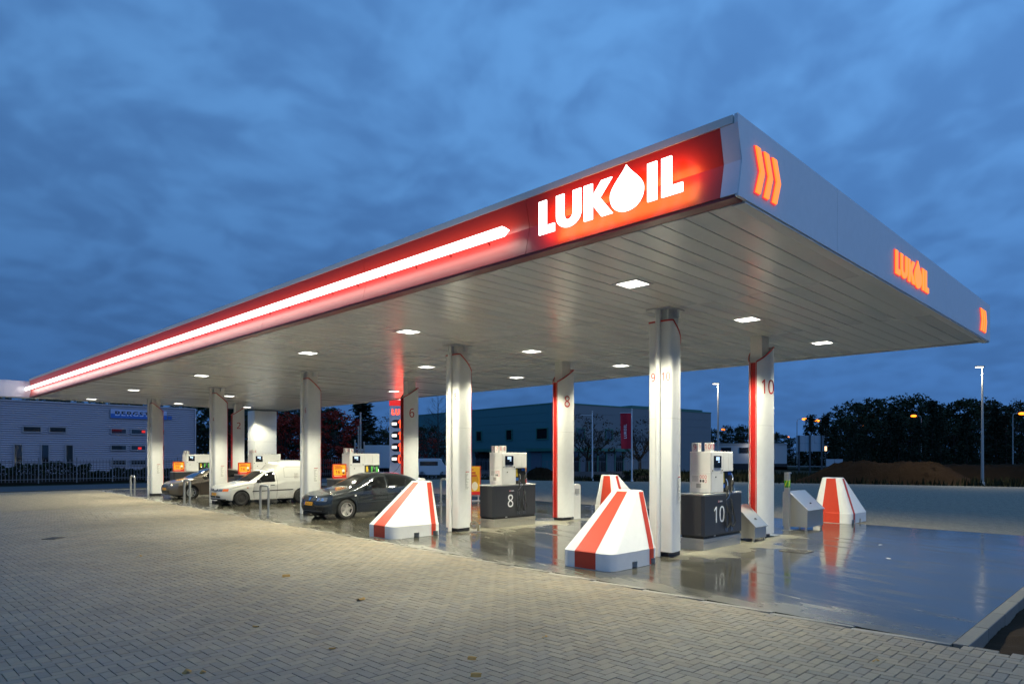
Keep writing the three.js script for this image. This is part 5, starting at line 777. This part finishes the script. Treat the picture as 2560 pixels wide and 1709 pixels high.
function hedge(a, b0, b1, h, depth, label, seed, mat = leafM.dark) {
  const r = rng(seed), p = [], n = Math.floor((b1 - b0) * 420); for (let i = 0; i < n; i++) { const b = lerp(b0, b1, r()), hh = h * (.78 + .3 * fbm2(b * .35 + seed, 3, 3) + .12 * fbm2(b * 2, seed, 2)); const y = Math.sqrt(r()) * hh, z = (r() - .5) * depth * (1 - .35 * y / hh); const l = .09 * (.6 + r()); const e = new THREE.Vector3(r() - .5, r() - .5, r() - .5).normalize().multiplyScalar(l), f = new THREE.Vector3(r() - .5, r() - .5, r() - .5).cross(e).normalize().multiplyScalar(l * .6); const x = b - b0; p.push(x - e.x, y - e.y, z - e.z, x + f.x, y + f.y, z + f.z, x + e.x, y + e.y, z + e.z, x - e.x, y - e.y, z - e.z, x + e.x, y + e.y, z + e.z, x - f.x, y - f.y, z - f.z); }
  const t = thing('hedge', label, 'hedge', a, b0, -.15); const g = new THREE.BufferGeometry(); g.setAttribute('position', new THREE.Float32BufferAttribute(p, 3)); g.computeVertexNormals(); mesh('foliage', g, mat, t); mesh('stems', bx(.2, b1 - b0 - .2, .02, h * .35, -depth * .25, depth * .25), barkM, t); return t;
}
hedge(63.9, 4, 15.4, 1.95, 1.3, 'tall dark hedge behind the fence and below the tall slit windows', 61); hedge(64.2, 15.2, 26, 1.25, 1.2, 'lower dark hedge behind the fence under the blue sign', 62); hedge(64.5, 27, 40, 1.6, 1.2, 'long dark hedge below the red maples', 63);
// ================================================================= TEAL BUILDING and neighbours
{
  const D = 80, c = at(1392, D), wall = S('teal_cladding', [.065, .20, .215], .55, { metalness: .15 }), wallB = S('grey_cladding', [.15, .18, .20], .6), grn = S('teal_frame', [.035, .16, .12], .5), gl = P('shed_glass', [.01, .013, .016], .08, { clearcoat: 1 });
  const t = thing('teal_building', 'large teal clad industrial building with small square windows', 'building', -c.z, c.x, -.15, undefined, -.12);
  const H = heightAt(1008, D) + .15; // near corner at the origin; one wall runs toward +a (away left), the other toward +b (away right)
  mesh('body', bx(.02, 30, 0, H - .02, -34, -.02), wall, t);
  for (let k = 0; k < 8; k++) { mesh('cladding_panel', bx(-.04, .018, k * H / 8 + .01, (k + 1) * H / 8 - .01, -34, 0, 0), wall, t); mesh('cladding_panel', bx(.02, 30, k * H / 8 + .01, (k + 1) * H / 8 - .01, -.018, .04, 0), wallB, t); }
  mesh('parapet', [bx(-.08, 30.04, H, H + .14, -34.05, .08)], grn, t);
  const win = (side, u, y, w, h) => { const q = new THREE.Group(); q.name = 'window'; t.add(q); const f = .12; if (side === 'l') { mesh('frame', [bx(-.14, -.042, y + h, y + h + f, -u - w - f, -u + f), bx(-.14, -.042, y - f, y, -u - w - f, -u + f), bx(-.14, -.042, y, y + h, -u - w - f, -u - w), bx(-.14, -.042, y, y + h, -u, -u + f)], grn, q); mesh('pane', bx(-.07, -.041, y, y + h, -u - w, -u), gl, q); } else { mesh('frame', [bx(u - f, u + w + f, y + h, y + h + f, .042, .14), bx(u - f, u + w + f, y - f, y, .042, .14), bx(u - f, u, y, y + h, .042, .14), bx(u + w, u + w + f, y, y + h, .042, .14)], grn, q); mesh('pane', bx(u, u + w, y, y + h, .041, .07), gl, q); } };
  for (const u of [1.6, 8.4, 15.0]) win('l', u, 4.25, u < 2 ? 1.9 : 1.1, 1.2); for (const u of [3.3, 8.2]) win('r', u, 4.25, 1.1, 1.2);
  const pale = S('pale_door', [.10, .13, .17], .5); // ground floor: canopies, doors, glazing
  mesh('door_canopy', bx(-.5, -.05, 2.75, 3.1, -5.2, -.3), grn, t); mesh('sectional_door', bx(-.10, -.042, .0, 2.7, -4.6, -2.6), pale, t); mesh('door_canopy', bx(-.5, -.05, 2.75, 3.1, -17, -12), grn, t); mesh('sectional_door', bx(-.1, -.042, 0, 2.7, -16.4, -13), gl, t);
  mesh('door_canopy', bx(.3, 12, 2.75, 3.1, .05, .6), grn, t); for (let k = 0; k < 7; k++) { mesh('glazed_bay', bx(.6 + k * 1.55, 1.95 + k * 1.55, .25, 2.7, .042, .08), k % 3 === 2 ? pale : gl, t); mesh('mullion', bx(1.96 + k * 1.55, 2.14 + k * 1.55, .1, 2.74, .042, .16), grn, t); }
  const c2 = at(1580, 95), t2 = thing('teal_annex', 'taller teal block rising behind the teal clad building', 'building', -c2.z, c2.x, -.15, undefined, -.12), H2 = heightAt(1013, 95); mesh('body', bx(0, 16, 0, H2, -14, 0), wall, t2); mesh('parapet', bx(-.06, 16.06, H2, H2 + .14, -14.06, .06), grn, t2);
}
{ // fence and low wall in front of the teal building
  const p0 = at(1180, 72), p1 = at(1640, 66), L = p0.distanceTo(p1), t = thing('wire_fence', 'thin grey fence on a low wall in front of the teal building', 'fence', -p0.z, p0.x, -.15, undefined, Math.atan2(-(p1.z - p0.z), p1.x - p0.x)); const m = S('fence_blue_grey', [.12, .13, .16], .5), wm = S('low_wall', [.14, .13, .13], .8, { map: grain });
  mesh('low_wall', bx(0, L, 0, .62, -.12, .12), wm, t); const n = Math.floor(L / 2.4); for (let k = 0; k <= n; k++) mesh('post', bx(k * L / n - .03, k * L / n + .03, .621, 1.7, -.03, .03), m, t); for (let k = 0; k < n; k++) { const bars = []; for (let i = 1; i < 14; i++) { const x = (k + i / 14) * L / n; bars.push(bx(x - .01, x + .01, .66, 1.66, -.008, .008)); } bars.push(bx(k * L / n + .03, (k + 1) * L / n - .03, 1.60, 1.64, .009, .025)); mesh('bar_panel', bars, m, t); }
  const h = at(1590, 63); hedge(-h.z, h.x - 1.5, h.x + 3.2, 1.1, 1.3, 'low clipped hedge beside the two flagpoles', 64); const h2 = at(1510, 60); hedge(-h2.z + .5, h2.x - .5, h2.x + 2.6, .6, 1.1, 'very low dark planting at the foot of the bare flagpole', 65);
}
{ // low white building with a round lamp
  const c = at(1700, 112), t = thing('low_building', 'low pale building with small dark windows and a round white lamp', 'building', -c.z, c.x, 0, undefined, -Math.PI / 4 - .1), w = S('pale_wall', [.42, .43, .45], .7), gl = P('low_glass', [.01, .012, .015], .1, {});
  const H = heightAt(1111, 112); mesh('wall', bx(-4, 17, -.2, H, -8, 0), w, t); mesh('roof_edge', bx(-4.1, 17.1, H, H + .2, -8.1, .1), M.greyPrint, t); for (const x of [-1.5, 1.0, 6.6, 9.5]) mesh('window', bx(x, x + 1.6, H - 1.4, H - .5, .001, .05), gl, t); mesh('plinth_band', bx(-4, 17, -.2, .8, .002, .3), S('dark_plinth', [.02, .02, .025], .8), t);
  const l = new THREE.CylinderGeometry(.55, .55, .12, 28); l.rotateX(Math.PI / 2); l.translate(11.6, 3.25, .12); mesh('round_lamp', l, glow('round_lamp', [1, .92, .8], 2.2), t); const pl = new THREE.PointLight(new THREE.Color(1, .92, .8), 8, 0, 2); pl.name = 'round_lamp_light'; pl.position.set(11.6, 3.25, .5); pl.castShadow = true; t.add(pl);
}
// ---------------- parked vehicles far behind
{
  const w = S('van_white', [.55, .57, .60], .45), g = P('van_glass', [.02, .025, .03], .1, {}); let c = at(1083, 66);
  const van = thing('parked_van', 'white van parked behind the railing near the leafless tree', 'van', -c.z, c.x, -.1, undefined, -.75); const s = poly([[-1.6, .35], [1.55, .35], [1.6, 1.05], [1.15, 1.15], [.75, 1.75], [.6, 1.84], [-1.55, 1.84], [-1.62, 1.7]]); const vg = extr(s, 1.7, { bevelEnabled: true, bevelSize: .04, bevelThickness: .04, bevelSegments: 2 }); vg.translate(0, 0, -.85); mesh('body', vg, w, van); for (const z of [.898, -.898]) mesh('side_window', bx(-1.2, .5, 1.2, 1.6, z - .004, z + .004), g, van); { const ws = bx(-.3, .3, -.012, .012, -.7, .7); ws.rotateZ(-.98); ws.translate(1.02, 1.47, 0); mesh('windscreen', ws, g, van); } for (const x of [-1.0, 1.0]) for (const z of [.8, -.8]) { const wh = new THREE.CylinderGeometry(.32, .32, .18, 20); wh.rotateX(Math.PI / 2); wh.translate(x, .33, z); mesh('wheel', wh, M.rubber, van); }
  c = at(946, 76); const lorry = thing('parked_lorry', 'white box lorry parked behind the fence left of the price pylon', 'lorry', -c.z, c.x, -.1, undefined, -.78); mesh('cargo_box', bx(-1.4, 3.6, .8, 3.3, -1.2, 1.2, .04), w, lorry); mesh('cab', bx(-3.2, -1.5, .5, 2.9, -1.15, 1.15, .12), w, lorry); mesh('windscreen', bx(-3.215, -3.195, 1.6, 2.5, -.95, .95), g, lorry); mesh('side_window', bx(-2.9, -1.9, 1.7, 2.4, 1.149, 1.158), g, lorry); mesh('chassis', bx(-3.1, 3.5, .4, .78, -.5, .5), M.black, lorry); for (const x of [-2.4, 1.6, 2.6]) for (const z of [1, -1]) { const wh = new THREE.CylinderGeometry(.45, .45, .28, 20); wh.rotateX(Math.PI / 2); wh.translate(x, .46, z); mesh('wheel', wh, M.rubber, lorry); }
}
// ================================================================= PRICE PYLON, FLAGS, MASTS, BILLBOARD
{
  const a = 36, b = 25.55, t = thing('price_pylon', 'tall white price pylon with lit red prices and a red lit top', 'price sign', a, b, -.05, undefined, -.62), w = 1.55, ed = -.2;
  mesh('body', bx(ed, ed + w, 0, 6.1, -.22, .22, .02), M.sideWhite, t); mesh('base', bx(ed - .1, ed + w + .1, -.02, .06, -.35, .35), M.concrete, t);
  mesh('top_band', bx(ed - .01, ed + w + .01, 5.25, 5.62, -.232, .232, .01), glow('pylon_red', [1, .03, .02], .8), t); mesh('top_tube', bx(ed + .04, ed + w - .04, 5.63, 5.70, .225, .245), glow('pylon_tube', [1, .55, .5], 6), t);
  const l = new THREE.RectAreaLight(new THREE.Color(1, .06, .03), 5, w * .6, 3.2); l.name = 'pylon_lamp'; l.position.set(ed + w * .55, 3.3, .26); t.add(l); l.rotation.y = Math.PI; 
  const lk = text('LUKOIL', .26, bold, .01, .86); lk.computeBoundingBox(); lk.translate(ed + .16 - lk.boundingBox.min.x, 4.86, .222); mesh('lit_name', lk, M.redGlow, t);
  [['1.', '56'], ['1.', '60'], ['1.', '38'], ['0.', '74']].forEach(([n, n2s], k) => { const y = 4.1 - k * .74, q = new THREE.Group(); q.name = 'price_row'; t.add(q); const s = new THREE.Shape(); const x0 = ed + .10, x1 = ed + w - .1, r = .26; s.moveTo(x0 + r, y - r); s.lineTo(x1, y - r); s.lineTo(x1, y + r); s.lineTo(x0 + r, y + r); s.absarc(x0 + r, y, r, Math.PI / 2, Math.PI * 1.5, false); const g = extr(s, .012); g.translate(0, 0, .221); mesh('price_panel', g, M.black, q); mesh('grade_symbol', bx(x0 + .05, x0 + .36, y - .09, y + .09, .234, .24, .003), M.whiteGlow, q); const d = text(n + n2s, .36, bold, .006, .74); d.computeBoundingBox(); d.translate(x0 + .44 - d.boundingBox.min.x, y, .234); mesh('price_digits', d, M.redGlow, q); });
}
function flagpole(X, d, topY, label) { const c = at(X, d), h = heightAt(topY, d), t = thing('flagpole', label, 'flagpole', -c.z, c.x, -.15, 'white flagpoles'); mesh('pole', cyl(.065, .04, 0, h, 0, 0, 12), M.sideWhite, t); mesh('base', cyl(.12, .1, 0, .12, 0, 0, 12), M.sideWhite, t); mesh('finial', new THREE.SphereGeometry(.075, 12, 8).translate(0, h + .05, 0), M.steel, t); const arm = bx(-1.05, 0, h - .26, h - .23, -.015, .015); arm.rotateY(-Math.PI / 4); mesh('arm', arm, M.sideWhite, t); return [c, h]; }
flagpole(1481, 60, 1026, 'white flagpole with an empty arm beside the driveway');
{
  const [c, h] = flagpole(1580, 58.5, 1020, 'white flagpole carrying the red flag'); const t = thing('flag', 'narrow red banner flag with a white vertical name on a white pole', 'flag', -c.z, c.x, -.15, undefined, -Math.PI / 4);
  const cloth = grid(10, 26, (u, v) => { const y = h - .28 - v * 3.05, x = -.07 - u * .92 * (1 - .05 * v), z = .10 * Math.sin(u * 5 + v * 3) * u + .05 * Math.sin(v * 9) * u; return [x, y, z]; }); const ft = canvasTex(128, 384, (k, w, hh) => { k.fillStyle = '#b5122c'; k.fillRect(0, 0, w, hh); k.save(); k.translate(w * .5, hh * .56); k.rotate(-Math.PI / 2); k.fillStyle = '#f2e8ea'; k.font = 'bold 44px sans-serif'; k.fillText('LUKOIL', -60, 10); k.restore(); });
  const uv = cloth.attributes.uv; for (let i = 0; i < uv.count; i++) uv.setXY(i, 1 - uv.getX(i), 1 - uv.getY(i)); mesh('cloth', cloth, P('flag_cloth', new THREE.Color(1, 1, 1), .8, { map: ft, side: THREE.DoubleSide }), t, true); mesh('header_rope', tube([[-.055, h - .3, 0], [-.055, h - 3.3, 0]], .008, 2, 5, false), M.sideWhite, t);
}
function mast(X, d, topY, w, label) { const c = at(X, d), h = heightAt(topY, d), t = thing('vent_pipe', label, 'pipe', -c.z, c.x, -.1, 'vent pipes behind the pumps'); mesh('pipe', cyl(w, w, 0, h, 0, 0, 12), M.galv, t); mesh('cap', cyl(w * 1.3, w * 1.3, h, h + .08, 0, 0, 12), M.galv, t); mesh('base', cyl(w * 2.2, w * 2.2, 0, .05, 0, 0, 12), M.galv, t); }
for (const [X, Y, w, l] of [[901, 1030, .055, 'tallest of four grey vent pipes behind the pump numbered 6'], [896, 1064, .05, 'second tallest grey vent pipe, beside the tallest'], [887, 1098, .045, 'short grey vent pipe at the left of the vent pipes'], [910, 1103, .045, 'shortest grey vent pipe at the right of the vent pipes']]) mast(X, 46, Y, w, l);
{ const c = at(1042, 45), t = thing('white_mast', 'slim white mast standing behind the column numbered 6', 'mast', -c.z, c.x, -.1); mesh('pole', cyl(.09, .055, 0, heightAt(960, 45), 0, 0, 14), M.sideWhite, t); mesh('base', cyl(.16, .16, 0, .06, 0, 0, 14), M.sideWhite, t); mesh('hatch', bx(-.03, .03, .7, 1.0, .082, .1), M.greyPrint, t); }
function lampPost(X, d, topY, label, lum) {
  const c = at(X, d), h = heightAt(topY, d), t = thing('lamp_post', label, 'lamp post', -c.z, c.x, -.15, 'white-lit lamp posts', Math.PI * .75); mesh('pole', cyl(.11, .055, 0, h, 0, 0, 16), M.galv, t); mesh('base', cyl(.17, .15, 0, .25, 0, 0, 16), M.galv, t);
  mesh('lamp_head', bx(-.12, .5, h, h + .09, -.14, .14, .03), M.galv, t); mesh('lamp_glass', bx(-.02, .46, h - .03, h - .002, -.11, .11, .01), M.ledLamp, t);
  const s = new THREE.SpotLight(new THREE.Color(1, .90, .66), lum, 0, 1.2, .5, 2); s.name = 'post_light'; s.position.set(.22, h - .06, 0); s.target.position.set(.22, 0, 0); s.target.name = 'post_aim'; s.castShadow = true; s.shadow.radius = 8; t.add(s, s.target);
}
lampPost(2457, 50.5, 912, 'tall tapered lamp post with a white lamp beside the earth mound', 330); lampPost(1796, 62, 955, 'slim lamp post with a white lamp behind the pump numbered 10', 420);
function sodium(X, Y, h, side, label) { // road lamp with a curved arm; the distance follows from its usual height
  const d = (h - EYE) * F / (HORIZON - Y), c = at(X, d), t = thing('road_lamp', label, 'road lamp', -c.z, c.x, -.2, 'orange sodium road lamps', -Math.PI / 4); const H = h + .2, x = -side * 1.5; // pole stands 1.5 m to the side of the lamp
  mesh('pole', [cyl(.1, .06, 0, H - .5, x, 0, 10), tube([[x, H - .55, 0], [x + side * .12, H - .12, 0], [x + side * .6, H + .03, 0], [x + side * 1.2, H + .05, 0]], .045, 14, 6)], M.galv, t); mesh('lamp_head', bx(-.42, .42, H + .01, H + .13, -.13, .13, .04), M.galv, t); const b = new THREE.SphereGeometry(.46, 14, 10); b.scale(1.25, .5, .7); b.translate(0, H - .03, 0); mesh('lamp_bulb', b, M.sodium, t);
  const l = new THREE.PointLight(new THREE.Color(1, .42, .08), 60, 0, 2); l.name = 'sodium_light'; l.position.set(0, H - .04, 0); l.castShadow = true; l.shadow.radius = 6; t.add(l);
}
for (const [X, Y, h, s, l] of [[2013, 1047, 9, 1, 'orange road lamp left of a narrow conifer above the back of the billboard'], [2043, 1051, 9, -1, 'orange road lamp over the right edge of the billboard'], [2162, 1064, 9, 1, 'orange road lamp on a left-hand pole in front of the wood'], [2285, 1039, 10, -1, 'highest orange road lamp in front of the wood'], [2270, 1068, 9, 1, 'lower orange road lamp beneath the highest one'], [2351, 1058, 9, 1, 'small orange road lamp deep among the conifers'], [1970, 1092, 9, 1, 'far orange road lamp low over the trees left of the billboard'], [1809, 1073, 9, -1, 'orange road lamp beside the slim white-lit lamp post'], [2556, 1033, 9, 1, 'orange road lamp at the far end of the wood'], [1222, 1046, 8, 1, 'orange road lamp in front of the teal clad building']]) sodium(X, Y, h, s, l);
{
  const d = 88, c = at(2025, d), t = thing('billboard', 'back of a large grey billboard on three posts beside the highway', 'billboard', -c.z, c.x, -.2, undefined, -Math.PI / 4 - .05), m = S('billboard_back', [.40, .43, .48], .55), k = S('billboard_post', [.05, .055, .065], .6); const y0 = heightAt(1128, d) + .2, y1 = heightAt(1088, d) + .2, w = 1.74;
  for (let i = 0; i < 3; i++) for (let j = 0; j < 2; j++) mesh('panel', bx(-w + i * w * .667 + .012, -w + (i + 1) * w * .667 - .012, lerp(y0, y1, j / 2) + .012, lerp(y0, y1, (j + 1) / 2) - .012, -.03, 0), m, t); for (const x of [-w + .35, 0, w - .25]) mesh('post', bx(x - .09, x + .09, 0, y1, .002, .14), k, t);
  const c2 = at(2087, 84), t2 = thing('sign_board', 'low double grey board standing right of the billboard', 'board', -c2.z, c2.x, -.2, undefined, -Math.PI / 4 - .05); for (const x of [-1.0, .02]) mesh('panel', bx(x, x + .98, .95, 1.85, -.03, 0), m, t2); for (const x of [-.9, .9]) mesh('post', bx(x - .04, x + .04, 0, .95, -.03, .03), k, t2);
  const c3 = at(2065, 90), t3 = thing('lit_sign', 'small lit white and orange sign just right of the billboard', 'lit sign', -c3.z, c3.x, -.2, undefined, -Math.PI / 4); mesh('face', bx(-.14, .14, 2.9, 3.5, -.04, .04, .02), glow('lit_sign_face', [1, .6, .35], 2.2), t3); mesh('post', bx(-.04, .04, 0, 2.9, -.04, .04), k, t3);
  const c4 = at(1922, 400), t4 = thing('radio_mast', 'thin distant radio mast above the trees', 'mast', -c4.z, c4.x, -.2); mesh('pole', cyl(.5, .25, 0, heightAt(1022, 400), 0, 0, 6), k, t4); mesh('base', cyl(.9, .9, 0, .5, 0, 0, 6), k, t4);
}
renderer.render(scene, camera);
